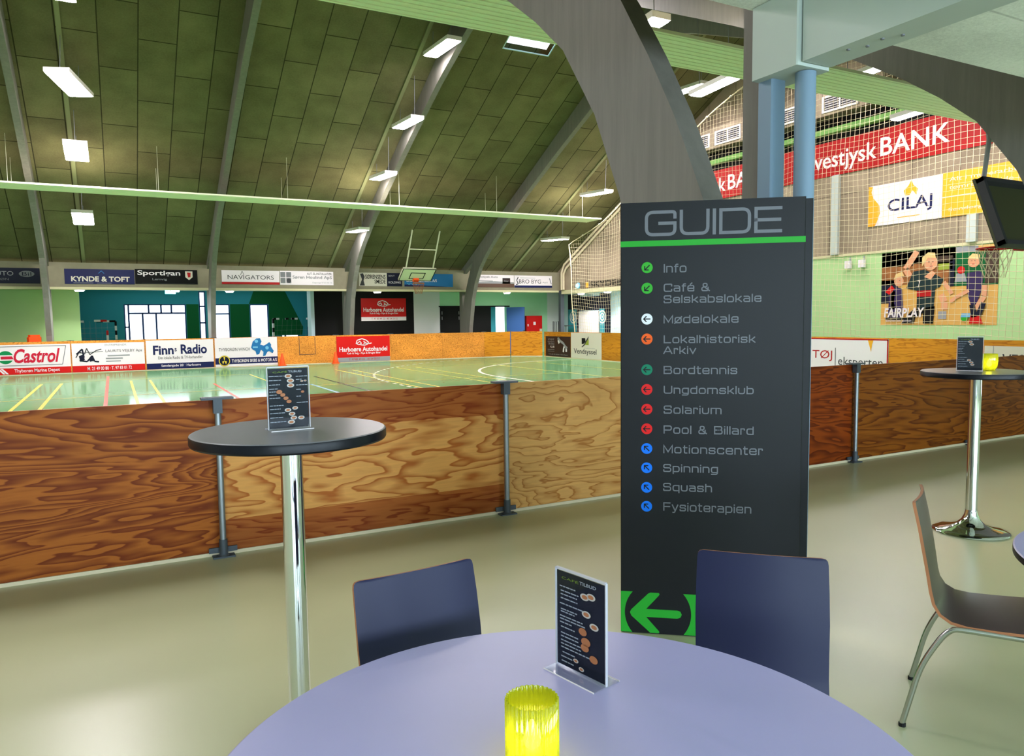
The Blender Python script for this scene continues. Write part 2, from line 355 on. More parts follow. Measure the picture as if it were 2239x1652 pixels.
for x0, x1, y, wd in ((-4, 6.2, 18.4, .05), (6.6, 12, 18.3, .05), (-4, 3.5, 23.6, .05), (3.5, 15, 26.2, .06), (8.8, 15, 23.5, .05)): flat(ly, x0, y-wd/2, x1, y+wd/2)
flat(lb, 4.25, 10, 4.33, 18.8)
def arc(mb, cx, cy, r, a0, a1, wd, n, dash=False):
    for k in range(n):
        if dash and k % 2: continue
        q = [(cx+rr*math.cos(R(a)), cy+rr*math.sin(R(a)), .0035) for rr, a in ((r-wd/2, a0+(a1-a0)*k/n), (r+wd/2, a0+(a1-a0)*k/n), (r+wd/2, a0+(a1-a0)*(k+1)/n), (r-wd/2, a0+(a1-a0)*(k+1)/n))]
        mb.add(q, [(0, 1, 2, 3)])
arc(lw, 15.3, 18.0, 6.1, 90, 180, .09, 40); arc(lw, 15.3, 15.0, 6.1, 180, 270, .09, 40); flat(lw, 9.155, 15, 9.245, 18)
arc(lw, 15.3, 18.0, 9.2, 110, 180, .07, 50, True); arc(lw, 15.3, 15.0, 9.2, 180, 250, .07, 50, True)
for k in range(6): flat(lw, 6.07, 15.1+k*.5, 6.14, 15.35+k*.5)
for mb, m in ((ly, 'lineyellow'), (lw, 'linewhite'), (lr, 'linered'), (lk, 'lineblack'), (lb, 'lineblue')): mb.build('court_line', m, court)

# roof: two slopes of wood-wool slabs; the far one has a skylight opening
SL = math.atan(.5); RZ0 = 3.55
def roof_slope(name, y0, sgn, holes=()):
    """local x along the hall, local y up the slope"""
    L = (EAVE_F-AXIS)/math.cos(SL); o = MB()
    xs = sorted({XL, GX+1.2}|{h[0] for h in holes}|{h[1] for h in holes}); ys = sorted({0, L}|{h[2] for h in holes}|{h[3] for h in holes})
    for xa, xb in zip(xs, xs[1:]):
        for ya, yb in zip(ys, ys[1:]):
            if any(h[0] <= xa and xb <= h[1] and h[2] <= ya and yb <= h[3] for h in holes): continue
            o.add([(xa, ya, 0), (xb, ya, 0), (xb, yb, 0), (xa, yb, 0)], [(0, 1, 2, 3)])
            o.add([(xa, ya, .25*sgn), (xb, ya, .25*sgn), (xb, yb, .25*sgn), (xa, yb, .25*sgn)], [(3, 2, 1, 0)])
    ob = o.build(name, 'roofslab')
    c, n = math.cos(SL), math.sin(SL)
    ob.matrix_world = Matrix(((1, 0, 0, 0), (0, sgn*c, -n, y0), (0, n, sgn*c, RZ0), (0, 0, 0, 1)))
    return struct(ob)
sy0 = (EAVE_F-18.5)/math.cos(SL); sky = (9.62, 11.07, sy0, sy0+1.5)
roof_slope('ceiling_far_slope', EAVE_F, -1, [sky])
roof_slope('ceiling_near_slope', EAVE_N, 1)
def RF(y): return RZ0+.5*(EAVE_F-y) if y > AXIS else RZ0+.5*(y-EAVE_N)
ya, yb = 18.5, 18.5-1.5*math.cos(SL)
fr = MB()
for (x0, x1, y0, y1) in ((sky[0], sky[0]+.03, yb, ya), (sky[1]-.03, sky[1], yb, ya), (sky[0], sky[1], ya-.02, ya), (sky[0], sky[1], yb, yb+.02)):
    vs = [(x, y, RF(y)+dz) for dz in (-.004, .02) for x, y in ((x0, y0), (x1, y0), (x1, y1), (x0, y1))]
    fr.add(vs, [(0, 1, 2, 3), (7, 6, 5, 4), (0, 4, 5, 1), (1, 5, 6, 2), (2, 6, 7, 3), (3, 7, 4, 0)])
w5 = struct(fr.build('window_5', 'paleblue'))
g = MB(); g.add([(sky[0], ya, RF(ya)+.012), (sky[1], ya, RF(ya)+.012), (sky[1], yb, RF(yb)+.012), (sky[0], yb, RF(yb)+.012)], [(0, 1, 2, 3)]); g.build('pane', 'glass', w5)

# far side: fascia over the aisle, aisle ceiling, walls, room behind with windows
struct(MB().box(XL, 18.6, 28.62, 28.85, 2.78, 3.58).build('trim_1', 'fascia'))
struct(MB().box(XL, 17.75, 28.55, 28.85, 2.70, 2.78).build('trim_2', 'soffit'))
struct(MB().box(XL, 18.8, 28.85, 30.5, 2.78, 2.9).build('ceiling_aisle', 'soffit'))
struct(MB().box(XL, -1.0, 30.3, 30.5, 0, 2.8).build('wall_north', 'lightgreen'))
struct(MB().box(7.12, 11.35, 30.3, 30.5, 0, 2.8).build('wall_north_black', 'black'))
struct(MB().box(11.35, 12.55, 30.3, 30.5, 0, 2.8).build('wall_north_white', 'wallwhite'))
mw = MB(); mw.box(12.55, 17.95, 30.3, 30.5, 2.12, 2.8); mw.box(15.8, 17.95, 30.3, 30.5, 0, 2.12); mw.box(12.55, 15.0, 30.36, 30.5, 0, 2.12)
struct(mw.build('wall_north_mint', 'mint'))
struct(MB().box(17.95, 18.8, 30.3, 30.5, 0, 2.8).build('wall_north_pale', 'wallwhite'))
# door openings in that wall: a black double door, and a doorway to daylight with an open blue leaf
d1 = struct(MB().box(12.55, 13.5, 30.27, 30.34, 0, 2.1).box(13.52, 15.0, 30.27, 30.34, 0, 2.1).box(12.5, 15.95, 30.26, 30.36, 2.1, 2.16).build('door_1', 'black'))
hd = MB()
for x in (12.62, 13.42, 14.0, 14.12):
    for z in (1.55, 1.78): hd.box(x, x+.02, 30.25, 30.27, z, z+.14)
hd.build('door_handle', 'midgrey', d1)
d2 = struct(MB().box(0, .9, -.045, 0, .02, 2.08).build('door_2', 'doorblue', None, None, (15.82, 30.28, 0), R(-56)))
MB().box(.86, .92, -.1, -.045, 1.0, 1.04).build('door_handle', 'chrome', d2)
struct(MB().box(14.95, 15.36, 30.52, 31.6, 0, 2.4).box(14.95, 16.0, 30.52, 31.6, 2.4, 2.5).build('wall_porch', 'teal'))
# back room
WN = dict(x=(-1.0, 8.75), y=(30.5, 37.0), z=3.1)
wins = [(.45, 2.95, .25, 2.40), (3.50, 3.78, .25, 2.98), (3.86, 4.82, .25, 2.39), (5.70, 6.55, .25, 2.39), (7.1, 7.95, .25, 1.30), (8.35, 8.7, .25, 1.3)]
xs = sorted({-4.6, 8.75}|{w[0] for w in wins}|{w[1] for w in wins}); zs = sorted({0, 3.2}|{w[2] for w in wins}|{w[3] for w in wins})
bw = MB()
for xa, xb in zip(xs, xs[1:]):
    for za, zb in zip(zs, zs[1:]):
        if any(w[0] <= xa and xb <= w[1] and w[2] <= za and zb <= w[3] for w in wins): continue
        bw.box(xa, xb, 37.0, 37.25, za, zb)
bwo = struct(bw.build('wall_back_room', 'teal'))
pb = MB()
for pts in ([(2.97, .05), (3.48, .05), (3.48, 2.4), (2.97, 2.4)], [(4.84, .05), (5.68, .05), (5.68, 2.4), (4.84, 2.4)], [(5.9, 3.0), (7.35, 3.0), (8.15, 1.3), (8.1, .9), (6.57, .9), (6.57, 2.41), (5.68, 2.41)]):
    pb.add([(x, 36.99, z) for x, z in pts], [tuple(range(len(pts)))])
pb.build('painted_band', 'deepgreen', bwo)
for i, (x0, x1, z0, z1) in enumerate(wins[:4]+[wins[4], wins[5]]):
    fm = MB(); t = .05
    fm.box(x0, x0+t, 37.0, 37.1, z0, z1).box(x1-t, x1, 37.0, 37.1, z0, z1).box(x0+t, x1-t, 37.0, 37.1, z1-t, z1).box(x0+t, x1-t, 37.0, 37.1, z0, z0+t)
    bars = {0: [('v', .63, .25, 2.4), ('h', 2.0, .65, 2.9), ('v', 1.43, 2.0, 2.4), ('v', 1.18, .25, 2.0), ('v', 1.93, 2.0, 2.4), ('v', 1.72, .25, 2.0), ('h', 1.4, .45, .63), ('v', 2.35, 2.0, 2.4)],
            1: [('h', 2.3, 3.5, 3.78), ('h', 1.55, 3.5, 3.78)], 2: [('v', 4.06, .25, 2.39), ('h', 1.95, 3.86, 4.82)], 3: [], 4: [('v', 7.3, .25, 1.3)], 5: []}[i]
    for kd, p, a, b in bars:
        if kd == 'v': fm.box(p-.035, p+.035, 37.0, 37.08, a, b)
        else: fm.box(a, b, 37.0, 37.08, p-.035, p+.035)
    wo = struct(fm.build('window_%d' % (i+6), 'frameblue'))
    MB().box(x0, x1, 37.05, 37.06, z0, z1).build('pane', 'glass', wo)
struct(MB().box(-4.75, -4.6, 30.5, 37.2, 0, 3.2).build('wall_back_room_west', 'teal'))
struct(MB().box(8.75, 8.9, 30.5, 37.2, 0, 3.2).box(7.0, 7.14, 30.29, 30.9, 0, 2.8).build('wall_back_room_east', 'paleblue'))
struct(MB().box(-4.7, 8.75, 30.3, 37.2, 3.15, 3.25).build('ceiling_back_room', 'wallwhite'))
struct(MB().box(-1.0, 7.12, 30.3, 30.5, 2.76, 3.2).build('wall_north_header', 'soffit'))

# gable wall with a low recess by the shooting range
gw = MB()
gw.add([(GX, 3.05, 3.18), (GX, 19.8, 3.18), (GX, 19.8, 10), (GX, 3.05, 3.6)], [])
def gpoly(pts): gw.add([(GX, y, z) for y, z in pts]+[(GX+.25, y, z) for y, z in pts], [tuple(range(len(pts)))]+[tuple(range(len(pts), 2*len(pts)))[::-1]]+[(i, (i+1) % len(pts), len(pts)+(i+1) % len(pts), len(pts)+i) for i in range(len(pts))])
gw = MB(); gpoly([(2.9, 3.17), (20.2, 3.17), (20.2, 2.76), (28.9, 2.76), (28.9, 3.55), (AXIS, 10.1), (2.9, 3.55)])
struct(gw.build('wall_east_gable', 'gableslab'))
struct(MB().box(GX, GX+.25, -7, 20.2, 0, 3.17).build('wall_east', 'lightgreen'))
struct(MB().box(GX-.03, GX, 2.9, 20.2, 3.14, 3.2).build('trim_3', 'soffit'))
struct(MB().box(GX-.04, GX+.3, 20.2, 28.6, 2.62, 2.78).build('trim_4', 'soffit'))
struct(MB().box(GX+.25, 18.8, 20.2, 30.4, 2.78, 2.9).build('ceiling_recess', 'wallwhite'))
struct(MB().box(18.6, 18.8, 20.2, 30.4, 0, 2.8).build('wall_recess', 'paleblue'))
struct(MB().box(GX, 18.7, 20.0, 20.2, 0, 2.8).build('wall_recess_side', 'paleblue'))
rec = MB(); rec.box(18.56, 18.6, 28.5, 29.45, .05, 2.62).box(18.56, 18.6, 26.15, 26.9, .05, 2.62).box(18.57, 18.6, 26.9, 28.5, 1.9, 2.5)
d3 = struct(rec.build('door_3', 'navydark'))
MB().box(18.545, 18.56, 28.72, 29.4, .3, 1.95).box(18.545, 18.56, 26.52, 26.88, .3, 1.95).build('pane', 'teal', d3)
rg = MB()
for yc in (28.98, 26.68):
    for r0, r1 in ((.29, .23), (.17, .11), (.05, 0.0)):
        a = ellipse(yc, 1.6, r0, r0); b = ellipse(yc, 1.6, max(r1, .001), max(r1, .001))
        rg.add([(18.54, y, z) for y, z in a+b], [(i, (i+1) % 28, 28+(i+1) % 28, 28+i) for i in range(28)])
rg.build('target_ring', 'wallwhite', d3)
tag(MB().bbox(18.5, 18.56, 26.92, 28.48, .1, 1.86).build('projection_board', 'signwhite'), 'large blank white board between two dark glass doors under the gable', 'board')
tag(MB().box(GX-.08, GX+.1, 28.4, 28.58, 0, 2.78).build('steel_column', 'zinc'), 'grey steel corner column beside the white wall at the far corner', 'column', kind='thing')

# west end and cafe shell (mostly out of the picture, they close the rooms)
struct(MB().box(XL-.2, XL, 3, 30.5, 0, 10.3).build('wall_west', 'gableslab'))
CZ, CY = 3.14, 2.955
struct(MB().box(-7, GX, -7, CY, CZ, CZ+.2).build('ceiling_cafe', 'cafeceil'))
struct(MB().box(-7, GX, CY-.1, CY, CZ+.2, 3.56).build('trim_5', 'fascia'))
struct(MB().box(-7.2, -7, -7, YN, 0, 3.4).build('wall_west_cafe', 'wallwhite'))
cw = MB(); cw.box(-7, GX, -7.2, -7, 0, .85).box(-7, GX, -7.2, -7, 2.65, 3.3)
xe = [-7, -4.3, -1.7, -.8, 1.8, 2.7, 5.3, 6.2, 8.8, GX]
for a, b in zip(xe[::2], xe[1::2]): cw.box(a, b, -7.2, -7, .85, 2.65)
struct(cw.build('wall_south', 'wallwhite'))
for i, x in enumerate((-3.0, .5, 4.0, 7.5)):
    fm = MB()
    for a, b, c, e in ((-1.3, -1.22, .85, 2.65), (1.22, 1.3, .85, 2.65), (-1.22, 1.22, .85, .93), (-1.22, 1.22, 2.57, 2.65), (-.03, .03, .93, 2.57)): fm.box(x+a, x+b, -7.15, -7.05, c, e)
    wo = struct(fm.build('window_%d' % (i+1), 'wallwhite')); MB().box(x-1.25, x+1.25, -7.11, -7.1, .9, 2.6).build('pane', 'glass', wo)

# ------------------------------------------------------------------ laminated timber arches
SOFF = [(3.85, 0), (3.95, 1.2), (4.25, 2.39), (4.55, 3.01), (4.97, 3.585), (5.38, 3.93), (5.85, 4.27), (7.0, 4.98), (8.7, 5.85), (10.9, 6.9), (13.0, 7.85), (14.8, 8.55), (16.05, 8.95)]
OUTR = [(5.05, 4.53), (4.62, 4.17), (4.237, 3.682), (3.944, 3.237), (3.70, 2.822), (3.583, 2.589), (3.427, 2.262), (3.22, 1.2), (3.12, 0)]
def half_arch(name, x, side, label, dy=0, post=None):
    mir = (lambda y: y+dy) if side == 'near' else (lambda y: 2*AXIS-y)
    m = MB(); t0, t1 = x, x+.16
    body = [(mir(y), z) for y, z in SOFF]+[(AXIS, RF(AXIS)-.02)]+[(mir(y), RF(mir(y))-.02) for y in (9.5, 5.45)]+[(mir(5.3), RF(5.3)-.3)]+[(mir(y), min(z, RF(mir(y))-.1)) for y, z in OUTR]
    m.prism(body, t0, t1, axis='x')
    e_ = max(mir(3.0), 3.08) if side == 'near' else mir(3.05)
    m.prism([(mir(5.5), RF(mir(5.5))-.32), (mir(5.5), RF(mir(5.5))-.03), (e_, RF(e_)-.03), (e_, RF(e_)-.32)], t0+.002, t1-.002, axis='x')
    o = m.build(name, 'arch'); tag(o, label, 'arch', kind='thing')
    p = post or (mir(3.0), mir(3.3))
    q = MB(); q.box(t0+.004, t1-.004, min(p), max(p), 0, 3.34 if side == 'far' else 3.46)
    q.build('post', 'arch', o)
    return o
for x, lab in ((-1.9, 'grey curved timber arch at far side behind the board with green roundel'), (3.03, 'grey curved timber arch at far side between the two window groups'),
               (7.95, 'grey curved timber arch at far side beside the black wall with red sign'), (12.95, 'grey curved timber arch at far side in front of the black double door')):
    half_arch('timber_arch', x, 'far', lab)
half_arch('timber_arch', 3.1, 'near', 'big grey curved timber arch rising behind the black guide sign', post=(2.98, 3.12))
half_arch('timber_arch', 8.15, 'near', 'dark grey curved timber arch at near side in front of the red bank banner', dy=-.12, post=(2.98, 3.2))
half_arch('timber_arch', 13.0, 'near', 'farthest grey timber arch at near side, mostly hidden behind another arch', post=(2.98, 3.2))

# white beam on its two blue steel columns, running into the cafe
bm = MB(); bm.box(3.0, 3.2, -6.9, 2.63, 2.79, CZ-.002)
bo = tag(bm.build('ceiling_beam', 'beamwhite'), 'white beam under the cafe ceiling above the guide sign', 'beam', kind='thing')
MB().bbox(2.975, 3.205, 2.64, 2.935, 2.775, CZ-.004, .006).build('beam_end', 'beamwhite', bo)
for y, x in ((2.42, 3.06), (2.35, 3.10), (2.26, 3.08), (2.19, 3.12)): MB().lathe([(0, 2.783), (.008, 2.784), (.009, 2.79)], 10, (x, y)).build('bolt', 'grey', bo)
tag(MB().lathe([(.05, 0), (.05, 2.772)], 28, (3.11, 2.705)).build('steel_column', 'steelblue', None, 40), 'round blue-grey steel column under the white beam behind guide sign', 'column', kind='thing')
tag(MB().bbox(3.03, 3.13, 2.845, 2.945, 0, 2.775, .008).build('steel_column', 'steelblue'), 'square blue-grey steel column under the white beam end behind guide sign', 'column', kind='thing')

# ------------------------------------------------------------------ hall lamps, trays, radiant panels, pipes, duct
def hall_lamp(label, x, y, z, tilt=3.0, wk=1.0, lk=1.0, yaw=0):
    t = thing('hall_lamp', (x, y, z), 0, label, 'ceiling lamp', 'hanging hall lamps')
    t.rotation_euler = (R(tilt), 0, R(yaw))
    w2, l2 = .17*wk, .62*lk
    MB().box(-w2, w2, -l2, l2, .0, .095).build('housing', 'lamphouse', t)
    MB().bbox(-w2+.015, w2-.015, -l2+.02, l2-.02, -.012, -.001, .03).build('diffuser', 'diffuser', t)
    top = RF(y)-z-.03
    for s in (-.45*lk, .45*lk): MB().tube([(0, s, .095), (0, s, top+(-.5*s if y > AXIS else .5*s)-s*math.tan(R(tilt)))], .008, 5).build('hanger_wire', 'grey', t)
    return t
RY = [(17.77, 8.28), (20.33, 7.04), (22.6, 5.96), (25.46, 4.62)]
nm = ['highest', 'second', 'third', 'lowest']
for X0, rowname in ((-.62, 'in the row nearest the roundel board'), (7.55, 'in the row above the basketball backboard'), (15.45, 'in the row beside the safety net')):
    for (y, z), n in zip(RY, nm):
        tl, wk, lk = (-8, 1.6, 1.05) if X0 < 0 else (3, 1.12, 1.28)
        hall_lamp('%s far slope box lamp %s' % (n, rowname), X0, y, z, tl, wk, lk, -20 if X0 < 0 and n == 'second' else 0)
    for y, z in RY[:3]:
        dx, dz = (-.32, -.12) if X0 == 7.55 and y == 22.6 else (0, 0)
        hall_lamp({17.77: 'topmost', 20.33: 'middle', 22.6: 'lower'}[y]+' near slope box lamp '+rowname, X0+dx, 2*AXIS-y, z+dz, -3.0)
hall_lamp('small bright lamp seen just under the green-tinted heating strip above the bank banner', 15.2, 10.52, 5.78, -3.0).scale = (.8, .5, 1)
hall_lamp('large low box lamp seen between the big arch and the blue columns', 11.6, 12.5, 6.45, -3.0)
hall_lamp('added unseen box lamp above the near barrier', -.62, 7.3, 4.85, -3.0)  # unseen lamp added to light the cafe floor and set the barrier's shadow
for y, z in ((9.5, 5.96), (7.3, 4.85)): hall_lamp('added unseen box lamp beyond the left edge, near slope', -5.4, y, z, -3.0)  # more unseen lamps added for the same floor light
for x in (-5.4,):
    for y, z in RY[:3]: hall_lamp('white box lamp out of the picture beyond the left edge', x, y, z)
for x, lab in ((-0.75, 'thin olive cable tray on roof above the row nearest roundel board'), (7.42, 'thin olive cable tray on roof beside the middle arch'), (15.32, 'thin olive cable tray on roof close to the net')):
    m = MB(); a, b = 29.0, AXIS
    m.add([(x+dx, y, RF(y)-dz) for dx in (-.05, .05) for y in (a, b) for dz in (.005, .06)], [(0, 1, 3, 2), (4, 6, 7, 5), (1, 5, 7, 3), (0, 4, 5, 1), (2, 3, 7, 6)])
    tag(m.build('cable_tray', 'tray'), lab, 'cable tray', 'cable trays on the roof')
def heater(label, x0, x1, y0, y1, zh=5.18):
    t = thing('radiant_heating_panel', ((x0+x1)/2, (y0+y1)/2, zh), 0, label, 'heating panel', 'long heating panels under the roof')
    hx, hy = (x1-x0)/2, (y1-y0)/2
    m = MB(); m.box(-hx, hx, -hy, hy, 0, .012)
    for k in range(9):
        y = -hy+.05+k*(2*hy-.1)/8; m.box(-hx+.01, hx-.01, y-.012, y+.012, -.01, -.0005)
    m.box(-hx, hx, -hy, -hy+.02, .012, .045).box(-hx, hx, hy-.02, hy, .012, .045)
    m.build('panel', 'heater', t)
    for k in range(7):
        x = -hx+.8+k*(2*hx-1.6)/6
        for y in (-hy+.05, hy-.05): MB().tube([(x, y, .01), (x, y, RF((y0+y1)/2+y)-zh-.02)], .006, 5).build('hanger_wire', 'rustwhite', t)
    return t
heater('long white ceiling heating strip tinted with green floor light across the far half of hall', -6.5, 16.1, 23.2, 24.18)
heater('wide white ceiling heating strip tinted with green floor light close overhead beside the big arch', -4.5, 16.1, 7.92, 8.9, 5.235)
for d, lab in ((0, 'cream pipe following the gable corner up the roof, upper one'), (.16, 'cream pipe following the gable corner up the roof, lower one')):
    pth = [(GX-.08, 28.3-d, 2.8), (GX-.08, 28.3-d, 3.55-.4*d), (GX-.08, 28.1-d, RF(28.1)-.14-d), (GX-.08, 22.6, RF(22.6)-.14-d)]
    tag(MB().tube(pth, .05, 10).build('heating_pipe', 'trim', None, 40), lab, 'pipe', 'pipes along the gable corner')
du = thing('ventilation_duct', (GX-.5, 16.7, 6.86), 0, 'pale grey ventilation duct with white framed grilles high on the gable', 'duct')
MB().box(0, .49, -4.2, 4.2, 0, .66).build('duct_casing', 'gableslab', du)
for y in (13.18, 14.54, 15.89, 17.25, 18.6):
    y -= 16.7; g = MB()
    for a, b, c, e in ((y, y+1.11, .08, .13), (y, y+1.11, .46, .51), (y, y+.06, .13, .46), (y+1.05, y+1.11, .13, .46), (y+.53, y+.57, .13, .46)): g.box(-.03, -.001, a, b, c, e)
    for k in range(5): g.box(-.012, -.001, y+.06, y+1.05, .17+k*.06, .185+k*.06)
    gr = g.build('grille', 'signwhite', du)
    MB().box(-.004, -.0005, y+.06, y+1.05, .13, .46).build('grille_opening', 'darkgrey', gr)
for z0, z1, dpt, m, lab in ((6.60, 6.86, .02, 'black', 'plain black strip under the ventilation duct'), (6.46, 6.60, .22, 'midgreen', 'olive green steel rail above the red bank banner'), (6.29, 6.46, .03, 'black', 'plain black strip right above the red bank banner')):  # flat black strips above and below a green rail
    tag(MB().box(GX-dpt, GX-.001, 9.9, 22.2, z0, z1).build('wall_rail', m), lab, 'rail', kind='thing')

# ceiling downlights of the aisle and recess
for (x, y, lab) in ((-.92, 28.7, 'round downlight above the green wall beside the opening'), (1.97, 28.7, 'round downlight above the big window beside exit sign'), (3.76, 28.7, 'round downlight beside the arch between the window groups'),
                    (9.25, 28.7, 'round downlight above the red sign on black wall'), (15.0, 28.7, 'round downlight lighting the mint wall over the doorway'), (17.74, 27.1, 'round downlight in the recess above first dark glass door'), (17.74, 25.15, 'round downlight in the recess nearer to guide sign')):
    t = thing('downlight', (x, y, 2.70 if y == 28.7 else 2.62), 0, lab, 'downlight', 'aisle downlights')
    MB().lathe([(.17, -.001), (.17, -.02), (.15, -.025), (.0, -.025)], 24).build('trim_ring', 'signwhite', t)
    MB().lathe([(.14, -.026), (.12, -.06), (0, -.065)], 24).build('lens', 'downlight', t, 50)
    l = D.lights.new('downlight_glow', 'SPOT'); l.energy = 40; l.spot_size = R(140); l.spot_blend = .6; l.shadow_soft_size = .12; l.color = (1, .96, .86)
    lo = D.objects.new('downlight_glow', l); COL.objects.link(lo); lo.parent = t; lo.location = (0, 0, -.12)
ex = thing('exit_sign', (1.83, 28.95, 2.58), 0, 'small glowing cyan exit sign under the aisle ceiling', 'exit sign')
MB().box(-.17, .17, -.02, .02, 0, .16).build('panel', 'exitsign', ex)
MB().add([(-.12, -.022, .05), (-.02, -.022, .11), (-.02, -.022, .09), (.12, -.022, .09), (.12, -.022, .07), (-.02, -.022, .07), (-.02, -.022, .03)], [(0, 1, 2, 3, 4, 5, 6)]).build('emblem', 'signwhite', ex)
MB().tube([(0, 0, .16), (0, 0, .2)], .01, 6).build('bracket', 'grey', ex)

# ------------------------------------------------------------------ court boards
def board(label, a, b, y0, h, m, group, th=.021):
    """plywood board from point a to b (x, y)"""
    a, b = Vector(a), Vector(b); d = b-a; rz = math.atan2(d.y, d.x); c = (a+b)/2
    t = thing('barrier_board', (c.x, c.y, 0), rz, label, 'barrier board', group)
    L = d.length/2-.003
    MB().box(-L, L, -th/2, th/2, .025, h).build('panel', m, t)
    MB().box(-L, L, -th/2-.006, th/2+.006, 0, .024).build('bottom_strip', 'trim', t)
    return t
def bpost(label, x, y, h, group='steel posts of the court barrier', rz=0):
    t = thing('barrier_post', (x, y, 0), rz, label, 'post', group)
    MB().tube([(0, -.045, .03), (0, -.045, h)], .021, 14).build('tube', 'galv', t, 40)
    MB().box(-.10, .10, -.07, .025, h, h+.014).box(-.028, .028, -.068, -.012, h-.09, h).build('top_bracket', 'zinc', t)
    fb = MB(); fb.box(-.09, .09, -.026, -.012, .025, .06).lathe([(.036, 0), (.036, .012), (.028, .02), (.027, .12)], 16, (0, -.045)).box(-.07, .07, -.085, -.012, 0, .01); fb.build('foot_bracket', 'zinc', t, 40)
    return t
PX = [-3.66, -1.54, .585, 2.735, 4.83, 6.915, 9.0, 11.1, 13.2, 15.3]
near = [('plyred', 'reddish brown plywood board of near barrier beyond the left frame edge'), ('plyred', 'reddish brown wavy grained near barrier board left of the bar table'), ('plytan', 'tan near barrier board with red-brown edges behind the bar table'),
        ('plypale', 'pale tan swirled near barrier board beside the guide sign'), ('plydark', 'dark orange-brown near barrier board just past the guide sign'), ('plybrown', 'brown near barrier board with flamed grain before the second bar table'),
        ('plybrown', 'brown near barrier board behind the second bar table, at the frame edge'), ('plydark', 'near barrier board beyond the picture edge'), ('plydark', 'last near barrier board towards the gable')]
for (a, b), (m, lab) in zip(zip(PX, PX[1:]), near):
    h = 1.055 if a < 4 else 1.04 if a < 6 else 1.03
    board(lab, (a, YN), (b, YN), 0, h, m, 'near barrier boards')
for x, lab in zip(PX[1:], ['steel barrier post just outside the left frame edge', 'steel barrier post standing behind the front bar table', 'steel barrier post midway between bar table and guide sign', 'steel barrier post hidden behind the guide sign', 'steel barrier post just past the guide sign', 'steel barrier post behind the second bar table', 'steel barrier post beyond the right frame edge', 'steel barrier post just before the gable', 'steel barrier post at the corner before the gable']):
    bpost(lab, x, YN-.012, 1.061 if x < 5.5 else 1.046)
FX = [-5.46, -3.34, -1.22, .9, 3.05, 5.18, 7.3, 9.42, 11.55, 13.4, 14.6]
flab = ['far board out of frame', 'far barrier board carrying the roundel advertisement', 'far barrier board carrying the machine drawing advertisement', 'far barrier board carrying the navy radio advertisement', 'far barrier board carrying the winch advertisement',
        'bare orange plywood far board with a square hatch outline', 'far barrier board carrying the red car dealer advertisement', 'bare orange speckled far board right of red advertisement', 'bare orange speckled far board in front of the double door', 'short smooth orange far board before the corner']
for i, (a, b) in enumerate(zip(FX, FX[1:])): board(flab[i], (a, YF), (b, YF), 0, 1.03, 'plyamber' if i == 9 else 'plyorange', 'far barrier boards')
board('angled amber corner board of the far barrier', (14.63, YF-.025), (15.64, 26.81), 0, 1.03, 'plyamber', 'far barrier boards')
EY = [26.75, 24.7, 22.6, 20.5, 18.4, 16.3, 14.2, 13.2, 11.15, 9.05, 7.0, 5.4]
elab = ['end barrier board carrying the dark player advertisement', 'end barrier board carrying the emblem advertisement', 'amber end barrier board at the edge of the guide sign', 'end barrier board hidden by the sign', 'end barrier board hidden by the sign', 'end barrier board hidden by the sign', 'end barrier board behind the sign edge',
        'end barrier board carrying the red framed advertisement', 'bare amber end board between two white advertisements', 'end barrier board carrying the partly seen white advertisement', 'end barrier board past the frame edge']
for i, (a, b) in enumerate(zip(EY, EY[1:])): board(elab[i], (15.7, a), (15.7, b), 0, 1.02, 'plyamber', 'end barrier boards')
for x, lab in zip(FX[1:], ['far post at the frame edge', 'far post between roundel and machine adverts', 'far post between machine and radio adverts', 'far post between radio and winch adverts', 'far post beside the winch advert', 'far post left of the red advert', 'far post right of the red advert', 'far post in front of the double door', 'far post by the short board', 'far post at the angled corner']):
    bpost(lab+', small steel barrier post', x, YF+.012, 1.036, 'far barrier posts', math.pi)
hatch = MB()
for a, b, c, e in ((5.93, 6.52, .35, .37), (5.93, 5.95, .37, 1.0), (6.50, 6.52, .37, 1.0)): hatch.box(a, b, YF-.016, YF-.0106, c, e)
tag(hatch.build('hatch_outline', 'brown'), 'thin square hatch outline on bare orange far board', 'hatch')
for x, lab in ((5.28, 'orange-red training cone by the winch advertisement'), (7.2, 'orange-red training cone by the red advertisement')):
    tag(MB().lathe([(.15, 0), (.15, .02), (.11, .03), (.03, .42), (.02, .43), (0, .43)], 20, (x, YF-.22)).build('training_cone', 'orange', None, 40), lab, 'cone', 'training cones')
cr = MB(); cr.bbox(-2.42, -2.04, 28.05, 28.35, 0, 1.17, .06); cr.bbox(-2.39, -2.07, 28.08, 28.32, 1.17, 1.24, .07)
tag(cr.build('crash_mat', 'orange'), 'orange padded block standing behind the far barrier by the first arch', 'padded block')

